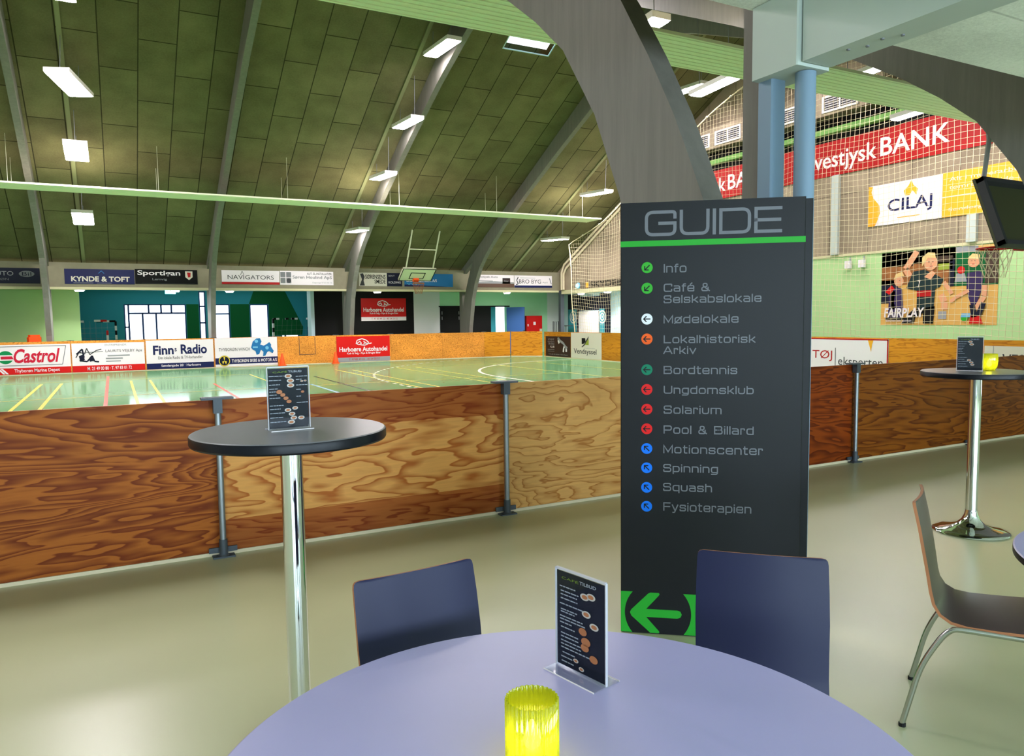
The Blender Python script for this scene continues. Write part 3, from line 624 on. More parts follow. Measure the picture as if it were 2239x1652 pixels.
# ------------------------------------------------------------------ advertisements on the barriers
def ad(label, x0, x1, z0, z1, bg, items, y=YF-.012, group='advertising boards on the far barrier', **k):
    return sign('advertising_board', label, 'advertising board', ((x0+x1)/2, y, z0), 0, x1-x0, z1-z0, bg, items, .008, group, .004, **k)
ad('white far advertisement with slanted red wordmark and green roundel', -3.32, -1.24, .03, .95, 'signwhite', [
    ('r', 0, 1, 0, .22, 'red'), ('t', 'Thyborøn Marine Depot', .27, .85, .03, .18, 'signwhite', {'bold': .01}, 2),
    ('c', .17, .58, .22, 'green'), ('r', .07, .27, .48, .66, 'signwhite', 2), ('p', [(.11, .52), (.27, .52), (.25, .62), (.11, .62)], 'crimson', 3),
    ('t', 'Castrol', .27, .865, .38, .86, 'crimson', {'shear': .28, 'bold': .025}, 2),
    ('l', [(.02, .30), (.89, .30), (.945, .94), (.02, .94)], .02, 'grey', 1), ('p', [(.10, .2), (.13, .2), (.20, .02), (.17, .02)], 'signwhite', 2), ('p', [(.06, .2), (.09, .2), (.16, .02), (.13, .02)], 'signwhite', 2)])
ad('white far advertisement with black machine drawing and red bottom strip', -1.2, .88, .03, .95, 'signwhite', [
    ('r', 0, 1, 0, .22, 'red'), ('t', 'M. 21 49 00 80 · T. 97 83 01 72', .2, .81, .05, .17, 'signwhite', {'bold': .01}, 2),
    ('t', 'ENTREPRENØR', .45, .75, .89, .96, 'midgrey', {}), ('t', 'LAURITS VEJLBY Aps', .455, .965, .64, .76, 'darkgrey', {}),
    ('r', .48, .79, .52, .57, 'midgrey'), ('r', .455, .69, .42, .47, 'midgrey'), ('r', .455, .66, .33, .37, 'midgrey'),
    ('l', [(.05, .5), (.1, .7), (.17, .62), (.2, .82), (.24, .6), (.33, .74), (.4, .78)], .03, 'darkgrey'), ('l', [(.06, .62), (.14, .8), (.16, .5), (.1, .4), (.2, .36), (.27, .56), (.3, .36), (.36, .34)], .045, 'navydark', 2),
    ('p', [(.09, .55), (.15, .62), (.17, .42), (.11, .36)], 'navydark'), ('p', [(.22, .44), (.27, .54), (.29, .38), (.24, .35)], 'navydark'), ('l', [(.1, .66), (.42, .7)], .02, 'grey')])
ad('white far advertisement with bold navy lettering and navy bottom strip', .93, 3.02, .03, .99, 'signwhite', [
    ('r', 0, 1, 0, .2, 'navy'), ('t', 'Søndergade 20 · Harboøre', .21, .8, .05, .155, 'signwhite', {'bold': .012}, 2),
    ('t', 'Finn', .1, .4, .5, .82, 'navy', {'bold': .03}), ('t', 's', .415, .445, .6, .72, 'navy', {'bold': .02}), ('t', 'Radio', .505, .9, .5, .84, 'navy', {'bold': .03}),
    ('t', 'Din lokale Radio & TV-forhandler', .17, .83, .34, .44, 'darkgrey', {})])
bp = [(.57, .64), (.60, .85), (.66, .96), (.72, .97), (.745, .85), (.72, .74), (.78, .70), (.83, .76), (.87, .82), (.90, .74), (.895, .66), (.94, .5), (.92, .42), (.86, .5), (.83, .46), (.80, .34), (.76, .32), (.77, .48), (.73, .56), (.70, .4), (.655, .38), (.64, .52), (.60, .56)]
ad('white far advertisement with blue winch drawing and yellow propeller roundel', 3.07, 5.16, .03, 1.02, 'signwhite', [
    ('r', 0, 1, .08, .3, 'navy'), ('t', 'THYBORØN SKIBS & MOTOR A/S', .255, .985, .13, .245, 'signwhite', {'bold': .015}, 2),
    ('c', .14, .2, .19, 'navydark', 2), ('ring', .14, .2, .185, .025, 'yellow', 3)] +
   [('p', [(.14+.075*math.cos(R(a-22))*.48, .2+.15*math.sin(R(a-22))), (.14+.08*math.cos(R(a+22))*.48, .2+.15*math.sin(R(a+22))), (.14, .2)], 'yellow', 3) for a in (90, 210, 330)] +
   [('t', 'THYBORØN WINCH', .06, .55, .54, .65, 'darkgrey', {}), ('p', bp, 'blue', 2), ('c', .66, .86, .06, 'skyblue', 3), ('c', .83, .62, .06, 'skyblue', 3), ('r', .6, .68, .62, .68, 'skyblue', 3)])
car = [('l', [(.36, .7), (.38, .84), (.47, .9), (.55, .84), (.6, .74)], .035, 'signwhite', 2), ('l', [(.38, .72), (.43, .8), (.46, .72), (.41, .66), (.36, .72)], .03, 'signwhite', 2), ('l', [(.5, .8), (.55, .72), (.6, .7), (.65, .72)], .03, 'signwhite', 2), ('l', [(.44, .66), (.52, .64), (.58, .68), (.52, .74), (.5, .68)], .03, 'signwhite', 2)]
def dealer(nm, lab, x0, x1, z0, z1, y, group=None, foot='midgrey'):
    sign(nm, lab, 'advertising board', ((x0+x1)/2, y, z0), 0, x1-x0, z1-z0, 'red', [('r', 0, 1, 0, .17, foot), ('t', 'T. 97 83 49 22 - 40 54 20 52', .22, .8, .05, .13, 'darkred', {}, 2),
        ('t', 'Harboøre Autohandel', .05, .95, .39, .585, 'signwhite', {'bold': .02}), ('t', 'Køb & Salg - Nye & Brugte Biler', .19, .82, .27, .37, 'signwhite', {'bold': .01})]+car, .008, group, .004)
dealer('advertising_board', 'red advertisement on the far barrier with white car outline logo', 7.3, 9.36, .03, .98, YF-.012, 'advertising boards on the far barrier')
dealer('advertising_board', 'red sign hung on the black wall above the far barrier', 9.05, 11.0, 1.55, 2.48, 30.296, None, 'signwhite')
EXX = 15.7-.012
def ead(label, ya, yb, z0, z1, bg, items):
    return sign('advertising_board', label, 'advertising board', (EXX, (ya+yb)/2, z0), R(-90), abs(ya-yb), z1-z0, bg, items, .008, 'advertising boards on the end barrier', .004)
ead('dark brown end advertisement with white text lines and player figure', 26.6, 24.72, .03, .84, 'choc', [
    ('t', 'STØT', .1, .36, .8, .88, 'midgrey', {}), ('r', .08, .36, .72, .74, 'grey'), ('t', 'DIN LOKALE', .12, .36, .58, .68, 'midgrey', {}), ('t', 'KLUB', .2, .36, .43, .53, 'signwhite', {}), ('r', .08, .36, .32, .35, 'grey'), ('r', .08, .36, .24, .26, 'grey'),
    ('t', 'Tæt på idrætten i hverdagen', .12, .9, .07, .14, 'midgrey', {}),
    ('l', [(.5, .92), (.62, .76), (.72, .68), (.8, .52), (.88, .44)], .1, 'midgrey'), ('l', [(.52, .82), (.56, .66)], .1, 'signwhite'), ('l', [(.78, .56), (.74, .44), (.72, .24)], .09, 'signwhite'), ('l', [(.84, .44), (.84, .26)], .11, 'signwhite'), ('c', .55, .9, .05, 'midgrey')])
ead('white end advertisement with black and olive square emblem', 24.68, 22.62, .03, 1.0, 'signcream', [
    ('p', [(.37, .56), (.37, .80), (.485, .80), (.50, .66), (.44, .58)], 'black'), ('p', [(.46, .54), (.52, .68), (.58, .75), (.60, .76), (.60, .53)], 'leaf'),
    ('p', [(.37, .46), (.45, .56), (.52, .72), (.6, .88), (.595, .78), (.53, .66), (.46, .5), (.38, .43)], 'darkgrey', 2), ('t', 'SPAREKASSEN', .45, .8, .39, .42, 'midgrey', {}), ('t', 'Vendsyssel', .1, .85, .12, .38, 'darkgrey', {'bold': .01})])
ead('white end advertisement in a red frame with thin red lettering', 13.35, 11.15, -.0+.1, .99, 'signwhite', [
    ('r', 0, 1, .965, 1, 'darkred'), ('r', 0, .012, 0, 1, 'darkred'), ('r', .985, 1, 0, 1, 'darkred'), ('t', 'TØJ', .04, .31, .36, .66, 'darkred', {}), ('l', [(.352, .2), (.352, .74)], .018, 'darkgrey'),
    ('t', 'eksperten', .39, .94, .2, .5, 'darkgrey', {}), ('p', [(.76, .965), (.825, .965), (.81, .85), (.8, .66)], 'amber', 2)])
ead('partly hidden white end advertisement beside the second candle', 9.0, 7.02, .05, .9, 'signcream', [('t', 'VESTKYSTEN', .18, .95, .42, .82, 'darkgrey', {'bold': .01}), ('l', [(.09, .3), (.09, 1)], .012, 'midgrey'), ('t', 'HARBOØRE', .3, .8, .1, .25, 'grey', {})])

# banners on the fascia above the aisle
def fb(label, x0, x1, z0, z1, bg, items): return sign('advertising_banner', label, 'banner', ((x0+x1)/2, 28.615, z0), 0, x1-x0, z1-z0, bg, items, .015, 'banners along the far fascia', .004, panel='panel')
fb('dark navy banner with white oval at the frame edge', -4.1, -2.0, 2.88, 3.37, 'navydark', [('t', 'AUTO', .36, .66, .5, .78, 'midgrey', {}), ('t', 'THYBORØN', .2, .6, .2, .34, 'grey', {}), ('p', [(.83+.1*math.cos(R(a)), .62+.2*math.sin(R(a))) for a in range(0, 360, 15)], 'grey'), ('t', 'Bil', .77, .89, .5, .74, 'navydark', {}, 2)])
fb('royal navy banner with white capital lettering', -1.32, .72, 2.88, 3.37, 'navy', [('t', 'KYNDE & TOFT', .09, .93, .17, .52, 'signcream', {'bold': .03}), ('r', .12, .4, .06, .09, 'grey'), ('r', .45, .66, .06, .09, 'grey'), ('l', [(.48, .72), (.52, .9), (.56, .72)], .02, 'blue')])
fb('black banner with white sporty lettering and a shield crest', .74, 2.7, 2.9, 3.4, 'black', [('t', 'Sportigan', .04, .72, .5, .93, 'signwhite', {'bold': .02}), ('t', 'Lemvig', .27, .5, .22, .4, 'midgrey', {}), ('p', [(.8, .9), (.92, .9), (.92, .5), (.86, .3), (.8, .5)], 'signcream'), ('p', [(.83, .82), (.89, .8), (.885, .5), (.845, .48)], 'darkred', 2), ('r', .1, .95, .04, .06, 'darkgrey')])
fb('white banner with thin grey capitals and a red lower edge', 3.5, 5.5, 2.92, 3.42, 'signwhite', [('r', 0, 1, 0, .17, 'darkred'), ('t', 'NAVIGATORS', .1, .9, .36, .66, 'darkgrey', {}), ('l', [(.32, .66), (.35, .95), (.38, .66)], .015, 'darkgrey')])
fb('white banner with four grey squares', 5.52, 7.5, 2.92, 3.43, 'signwhite', [('r', 0.01, .1, .54, .92, 'grey'), ('r', .115, .205, .54, .92, 'grey'), ('r', .01, .1, .12, .5, 'grey'), ('r', .115, .205, .12, .5, 'grey'), ('c', .16, .3, .16, 'darkgrey', 2), ('t', 'AUT. EL-INSTALLATØR', .5, .97, .74, .9, 'darkgrey', {'bold': .01}), ('t', 'Søren Houlind ApS', .23, .97, .38, .68, 'grey', {'bold': .015}), ('t', 'Døgnvagt 97 83 44 10', .6, .97, .1, .22, 'midgrey', {})])
fb('white banner with black smith figure beside the middle arch', 8.5, 9.62, 2.9, 3.42, 'signcream', [('t', 'SØRENSENS', .22, .95, .54, .86, 'black', {'bold': .015}), ('t', 'SMEDE', .55, .95, .2, .5, 'black', {'bold': .015}), ('p', [(.02, .04), (.1, .5), (.04, .9), (.14, .95), (.2, .7), (.16, .4), (.2, .04)], 'darkgrey')])
fb('small navy banner next to the smith banner', 9.63, 10.25, 2.9, 3.42, 'navydark', [('t', 'BENT', .1, .5, .72, .85, 'midgrey', {}), ('t', 'KOLDING', .1, .9, .22, .38, 'signwhite', {})])
fb('bright blue banner behind the basketball backboard', 10.35, 12.45, 2.9, 3.42, 'blue', [('t', 'BRDR. PEDERSEN A/S', .04, .66, .36, .58, 'signwhite', {'bold': .02}), ('t', 'VVS', .05, .25, .12, .26, 'skyblue', {}), ('p', [(.0, 0), (.0, .15), (.6, .05), (.9, .0)], 'navy', 1)])
fb('pale banner fading to brown with a dark square', 13.45, 15.3, 2.9, 3.42, 'signwhite', [('r', 0, 1, 0, .3, 'brown'), ('t', 'Vestjysk Auto', .08, .58, .72, .92, 'darkgrey', {}), ('r', .1, .45, .48, .54, 'midgrey'), ('r', .7, .9, .3, .76, 'choc'), ('p', [(0, .3), (0, .4), (.5, .5), (1, .42), (1, .3)], 'midgrey', 1), ('t', 'biler', .74, .86, .45, .6, 'midgrey', {}, 2)])
fb('white banner with outlined letters and a blue lower edge', 15.32, 17.2, 2.9, 3.42, 'signwhite', [('r', 0, 1, 0, .18, 'navy'), ('t', 'BRO BYG', .12, .7, .34, .68, 'darkgrey', {}), ('t', 'ApS', .74, .88, .36, .5, 'grey', {}), ('l', [(.1, .86), (.06, .6), (.1, .3), (.04, .24)], .04, 'darkgrey'), ('l', [(.93, .8), (.98, .3)], .04, 'grey'), ('r', .15, .55, .78, .82, 'midgrey')])

# gable signs
def ga(nm, label, cat, ya, yb, z0, z1, bg, items, dx=.012, th=.02, group=None): return sign(nm, label, cat, (GX-dx, (ya+yb)/2, z0), R(-90), abs(ya-yb), z1-z0, bg, items, th, group, .006)
def bank(o): return [('t', 'vestjysk', (21.2-o)/12.2, (21.2-o+1.95)/12.2, .09, .72, 'signwhite', {'bold': .012}), ('t', 'BANK', (21.2-o+2.05)/12.2, (21.2-o+3.87)/12.2, .26, .76, 'signwhite', {'bold': .012})]
ga('bank_banner', 'long red banner with white bank lettering high on the gable wall', 'banner', 21.2, 9.0, 5.35, 6.28, 'bankred', bank(14.92)+bank(20.32))
ga('advertising_banner', 'white banner with yellow flame and grey capitals on the gable', 'banner', 13.17, 11.2, 3.84, 4.87, 'signwhite', [
    ('p', [(0, 0), (0, 1), (.06, .98), (.04, .85), (.07, .7), (.16, .5), (.17, .3), (.13, .1), (.1, 0)], 'amber'), ('t', 'CILAJ', .28, .88, .22, .6, 'navy', {'bold': .01}), ('r', .42, .72, .13, .15, 'amber'),
    ('p', [(.52, .64), (.5, .76), (.56, .86), (.6, .99), (.63, .86), (.69, .76), (.67, .62), (.62, .74), (.58, .64)], 'amber')], group='banners on the gable')
ga('advertising_banner', 'orange yellow banner with faint white text beside the flame banner', 'banner', 11.19, 7.2, 3.84, 4.88, 'amber', [('t', 'Alt i murerarbejde', .04, .5, .76, .88, 'signcream', {}), ('t', 'tømrerarbejde', .04, .4, .58, .7, 'signcream', {}), ('r', 0, 1, .44, .46, 'signcream'), ('t', 'Søndergade 97', .04, .4, .1, .2, 'signcream', {})], group='banners on the gable')
def limb(pts, w, m, l): return ('l', pts, w, m, l)
ga('fair_play_poster', 'big colour poster of three handball players on the green wall', 'poster', 12.75, 9.85, 1.29, 3.12, 'parquet', [
    ('r', 0, .66, .55, 1, 'stands'), ('r', 0, .66, .8, 1, 'crowd'), ('r', 0, .16, .3, .62, 'navydark'), ('r', .30, .48, .62, .82, 'stands', 2), ('r', .5, .64, .82, .9, 'crowd', 2), ('r', .52, .64, .72, .8, 'leaf', 2), ('r', .64, 1, .5, .92, 'deepgreen'), ('r', .66, .84, .92, 1, 'midgrey'), ('r', .9, 1, .52, .95, 'crowd', 2), ('r', .61, .655, .5, .86, 'navydark', 2), ('c', .71, .7, .05, 'red', 2), ('p', [(.66, .55), (.76, .55), (.74, .66), (.67, .66)], 'midgrey', 2),
    limb([(.12, .47), (.11, .3), (.13, .22)], .1, 'skin', 2), ('p', [(.08, .4), (.14, .52), (.2, .5), (.22, .2), (.2, .1), (.07, .1)], 'purple', 2), ('c', .17, .6, .07, 'skin', 3), ('p', [(.12, .62), (.14, .7), (.2, .73), (.22, .67), (.16, .66)], 'blond', 4), ('p', [(.04, .46), (.1, .55), (.13, .5), (.08, .42)], 'red', 2),
    limb([(.27, .66), (.23, .76), (.3, .92), (.33, .99)], .15, 'skin', 3), ('p', [(.24, .5), (.3, .72), (.4, .74), (.5, .66), (.57, .6), (.54, .5), (.5, .48), (.49, .2), (.34, .2), (.34, .46)], 'jersey', 3), ('p', [(.34, .38), (.47, .38), (.47, .46), (.34, .46)], 'darkred', 4), ('t', '7', .345, .37, .5, .6, 'signwhite', {}, 4),
    ('p', [(.3, .2), (.5, .25), (.49, .02), (.4, .02), (.4, .16), (.33, .1), (.32, .02), (.2, .02)], 'black', 3), ('p', [(.40, .64), (.47, .72), (.5, .68), (.46, .6)], 'skin', 4), ('c', .455, .82, .095, 'skin', 4), ('p', [(.38, .78), (.38, .9), (.43, .96), (.49, .95), (.5, .88), (.43, .89)], 'blond', 5),
    limb([(.57, .56), (.62, .46), (.64, .4)], .1, 'skin', 3), limb([(.55, .4), (.58, .3), (.58, .2)], .16, 'skin', 2), ('r', .53, .6, .08, .18, 'midgrey', 2),
    ('c', .81, .8, .075, 'skin', 3), ('p', [(.76, .84), (.8, .9), (.86, .88), (.86, .82)], 'blond', 4), ('p', [(.76, .44), (.76, .66), (.86, .68), (.89, .62), (.88, .44), (.84, .25), (.8, .25)], 'purple', 3), limb([(.78, .44), (.68, .36), (.63, .3)], .08, 'skin', 4), limb([(.9, .5), (.9, .36), (.84, .2)], .12, 'skin', 4), limb([(.81, .26), (.83, .1)], .13, 'navydark', 4), limb([(.9, .28), (.86, .12)], .12, 'navydark', 5), ('p', [(.79, .02), (.9, .02), (.87, .12), (.8, .12)], 'red', 4),
    ('r', .435, .45, .83, .838, 'brown', 6), ('r', .468, .483, .828, .836, 'brown', 6), ('p', [(.455, .80), (.462, .82), (.468, .80)], 'food', 6), ('r', .45, .475, .772, .781, 'darkred', 6), ('r', .792, .802, .805, .812, 'brown', 6), ('r', .818, .828, .805, .812, 'brown', 6), ('r', .8, .82, .762, .77, 'darkred', 6), ('r', .176, .186, .605, .612, 'brown', 6),
    ('c', .75, .1, .05, 'dotgreen', 4), ('p', [(.72, .1), (.8, .1), (.8, .15), (.73, .15)], 'skyblue', 5), ('t', 'FAIRPLAY', .04, .415, .105, .235, 'signwhite', {'shear': .12, 'bold': .03}, 6), ('r', .05, .3, .07, .1, 'black', 5), ('t', 'sammen om sporten', .06, .3, .035, .07, 'signwhite', {}, 6)], dx=.002, th=.006)
ga('range_sign', 'black thin lettering sign with orange block above the recess doors', 'sign', 27.0, 22.0, 2.8, 3.08, 'gableslab', [('r', .1, .14, .1, .9, 'amber'), ('t', 'SKYDEBANE', .165, .86, .12, .92, 'black', {'bold': .012})], dx=.002, th=.01)
rl = thing('wall_lamp', (GX, 27.05, 2.93), R(-90), 'small glowing bluish wall lamp beside the shooting range lettering', 'wall lamp')
MB().lathe([(.13, 0), (.13, .05), (.1, .06)], 20).build('base', 'skyblue', rl).rotation_euler = (R(90), 0, 0)
MB().lathe([(.1, .061), (.08, .11), (0, .13)], 20).build('lamp_glass', 'exitsign', rl, 50).rotation_euler = (R(90), 0, 0)
for y, zt_, lab in ((14.17, 5.34, 'pale vertical steel post on the gable nearest the guide sign'), (10.45, 3.83, 'pale vertical steel post on the gable beside the basketball hoop')):
    tag(MB().box(GX-.1, GX-.002, y-.11, y+.11, 3.2, zt_).build('wall_post', 'beamwhite'), lab, 'post', 'posts on the gable wall', kind='thing')
for y, lab in ((13.70, 'small white wall speaker on green wall, nearer the guide sign'), (13.28, 'small white wall speaker on green wall, nearer the poster')):
    t = thing('wall_speaker', (GX, y, 2.8), R(-90), lab, 'speaker', 'small speakers on the green wall')
    MB().bbox(-.08, .08, -.16, -.02, 0, .2, .02).build('body', 'signwhite', t)
    MB().box(-.015, .015, -.03, 0, .05, .3).build('bracket', 'midgrey', t)
rc = thing('hose_cabinet', (17.1, 30.292, .95), 0, 'red fire hose cabinet with white pictogram on the mint wall', 'cabinet')
MB().box(-.42, .42, -.25, 0, -.2, .74).build('body', 'darkred', rc)
dr = MB().box(-.4, .4, -.262, -.251, -.18, .72).build('door', 'red', rc)
MB().box(-.05, .07, -.266, -.263, .32, .46).box(-.36, -.3, -.266, -.263, .26, .36).build('pictogram', 'signwhite', dr)
MB().box(.27, .38, -.3, -.263, -.05, .14).build('handle', 'signcream', dr)
tr = thing('folding_trolley', (18.05, 29.7, 0), 0, 'dark folded trolley handle standing by the white corner wall', 'trolley')
MB().tube([(-.14, 0, 0), (-.14, 0, 1.42), (.14, 0, 1.42), (.14, 0, 0)], .018, 8).build('handle', 'darkgrey', tr)
MB().tube([(-.05, 0, 0), (-.05, 0, 1.4)], .014, 8).tube([(.04, 0, 0), (.04, 0, 1.4)], .014, 8).build('strut', 'darkgrey', tr)
st = thing('standing_table', (18.1, 28.9, 0), 0, 'distant small dark standing table in front of the dark glass door', 'table')
MB().lathe([(.32, 1.2), (.32, 1.23)], 24).build('tabletop', 'darkgrey', st)
MB().lathe([(.18, 0), (.18, .02), (.03, .04), (.025, 1.2)], 16).build('pedestal', 'midgrey', st)

# handball goals stored in the back room
def goal(label, x, y, w, h, m1, m2, n):
    t = thing('handball_goal', (x, y, 0), 0, label, 'goal', None)
    def pole(nm, a, b, k):
        a, b = Vector(a), Vector(b); bars = [MB(), MB()]
        for i in range(k):
            p, q = a.lerp(b, i/k), a.lerp(b, (i+1)/k); e = .04
            bars[i % 2].box(min(p.x, q.x)-(e if p.x == q.x else 0), max(p.x, q.x)+(e if p.x == q.x else 0), -e, e, min(p.z, q.z)-(e if p.z == q.z else 0), max(p.z, q.z)+(e if p.z == q.z else 0))
        mb = MB()
        for i, bb in enumerate(bars): mb.add(bb.v, bb.f, i)
        mb.build(nm, [m1, m2], t)
    pole('post', (-w/2, 0, 0), (-w/2, 0, h), n); pole('post', (w/2, 0, 0), (w/2, 0, h), n); pole('crossbar', (-w/2, 0, h), (w/2, 0, h), n+4)
    net = MB()
    for k in range(1, int(w/.2)): net.tube([(-w/2+k*.2, .03, h), (-w/2+k*.2, .7, 0)], .002, 3, cap=False)
    for k in range(1, int(h/.2)): net.tube([(-w/2, .03+.67*(1-k*.2/h), k*.2), (w/2, .03+.67*(1-k*.2/h), k*.2)], .002, 3, cap=False)
    net.build('goal_net', 'midgrey', t)
goal('red and white striped goal frame stored beside the green wall', -1.6, 33, 2.8, 1.68, 'red', 'signwhite', 9)
goal('black striped goal frame behind the red and white goal', -1.35, 34.2, 2.9, 1.66, 'black', 'signwhite', 9)
goal('wide black and white goal frame in front of small bright windows', 6.85, 33, 1.66, 1.68, 'black', 'signwhite', 9)

# ------------------------------------------------------------------ basketball hoops and safety net
def hoop(label, x, yt, zt, side, zb, dyb, arms):
    t = thing('basketball_hoop', (x, yt, zt), 0 if side == 'far' else math.pi, label, 'basketball hoop')
    # local: front of the board faces -y, top edge at origin, bottom edge swung to +y
    dz = zb-zt; w = .675; L = math.hypot(dz, dyb); a = math.atan2(dyb, -dz)
    mx = Matrix.Rotation(a, 4, 'X')
    def P(u, v, n): return mx @ Vector((u, n, -v))       # u across, v down the board, n towards the back
    def slab(u0, u1, v0, v1, n0, n1): m = MB(); m.box(u0, u1, n0, n1, -v1, -v0, mx=mx); return m
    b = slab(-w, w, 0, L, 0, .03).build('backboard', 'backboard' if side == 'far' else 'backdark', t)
    bd = MB()
    for u0, u1, v0, v1 in ((-w, w, 0, .035), (-w, w, L-.02, L), (-w, -w+.03, .035, L-.02), (w-.03, w, .035, L-.02), (-.3, .3, .24, .27), (-.3, -.27, .27, .58), (.27, .3, .27, .58), (-.3, .3, .58, .61)):
        bd.box(u0, u1, -.006, -.001, -v1, -v0, mx=mx)
    bd.build('board_marking', 'black', b)
    fr = MB()
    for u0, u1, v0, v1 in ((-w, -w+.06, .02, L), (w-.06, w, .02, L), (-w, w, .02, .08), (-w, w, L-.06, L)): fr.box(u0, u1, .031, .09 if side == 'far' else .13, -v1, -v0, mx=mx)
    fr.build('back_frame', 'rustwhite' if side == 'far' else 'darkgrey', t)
    rm = MB(); c = P(0, L-.08, -.02)
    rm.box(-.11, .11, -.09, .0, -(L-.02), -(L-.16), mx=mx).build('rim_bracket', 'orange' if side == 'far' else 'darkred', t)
    ctr = c+Vector((0, -.30 if side == 'far' else -.34, -.14 if side == 'far' else -.02))
    ring = [ctr+Vector((.225*math.cos(2*math.pi*k/28), .225*math.sin(2*math.pi*k/28), 0)) for k in range(29)]
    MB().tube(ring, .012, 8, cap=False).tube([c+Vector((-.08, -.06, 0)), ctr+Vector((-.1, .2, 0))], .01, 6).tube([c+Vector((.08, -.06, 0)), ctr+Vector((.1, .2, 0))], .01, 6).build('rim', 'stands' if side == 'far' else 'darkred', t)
    nt_ = MB()
    for k in range(12):
        a0 = 2*math.pi*k/12
        for s in (1, -1):
            pts = [ctr+Vector(((.225-.1*q/4)*math.cos(a0+s*q*.26), (.225-.1*q/4)*math.sin(a0+s*q*.26), -.1*q)) for q in range(5)]
            nt_.tube(pts, .004, 3, cap=False)
    nt_.build('hoop_net', 'net' if side == 'near' else 'stands', t)
    for s in (-1, 1):
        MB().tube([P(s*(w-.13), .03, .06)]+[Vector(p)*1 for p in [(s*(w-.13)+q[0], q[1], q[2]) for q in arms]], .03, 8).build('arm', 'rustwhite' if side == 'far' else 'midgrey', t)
    m0 = Vector(arms[0]) if len(arms) > 1 else (P(0, .03, .06)+Vector(arms[0]))*.5
    MB().tube([(-w+.13, m0.y, m0.z), (w-.13, m0.y, m0.z)], .025, 8).build('crossbar', 'rustwhite', t)
    return t
hoop('basketball hoop with pale black edged backboard folded up under the far roof', 10.45, 27.1, 3.5, 'far', 3.08, .6, [(0, -.7, 1.37)])
hoop('basketball hoop seen from behind its dark tilted backboard near the gable poster', 10.72, 6.0, 3.31, 'near', 2.40, .33, [(0, .12, .5), (0, .0, 1.71)])

nx = 16.3; cell = .135; rnd = random.Random(7)
ys = [25.3-k*cell for k in range(int(19.3/cell))]; zs = [.95+k*cell for k in range(int(7.4/cell))]
def ztop(y): return min(RF(y)-.25, 4.45+(25.3-y)*.42)
def npt(y, z):
    s = max(0, (25.3-y))
    return (nx+.06*math.sin(y*.9)+.03*math.sin(z*2.1+y), y+(.35*max(0, z-1)/3.4 if y > 24.9 else .35*max(0, min(z, 4.5)-1)/3.4*max(0, 1-(25.3-y)/3)), z-.09*math.sin(min(s, 3.0)/3.0*math.pi)*(1 if z > 1.5 else .3)-.05*math.sin(y*1.7))
nb = MB()
for y in ys: nb.tube([npt(y, z) for z in zs if z < ztop(y)], .0045, 3, cap=False)
for z in zs:
    pts = [npt(y, z) for y in ys if z < ztop(y)]
    if len(pts) > 1: nb.tube(pts, .0045, 3, cap=False)
no = tag(nb.build('safety_net', 'net'), 'large cream safety net hanging in front of the gable wall', 'net')
MB().tube([npt(25.33, z) for z in zs if z < 4.5], .02, 6).build('edge_rope', 'net', no)
MB().tube([npt(y, ztop(y)) for y in ys], .018, 6).build('edge_rope', 'net', no)
hk = MB()
for y in ys[6::7]: p = npt(y, ztop(y)); hk.lathe([(0, p[2]-.03), (.045, p[2]), (0, p[2]+.05)], 8, (p[0], p[1]))
hk.build('hook', 'signcream', no)['kind'] = 'stuff'

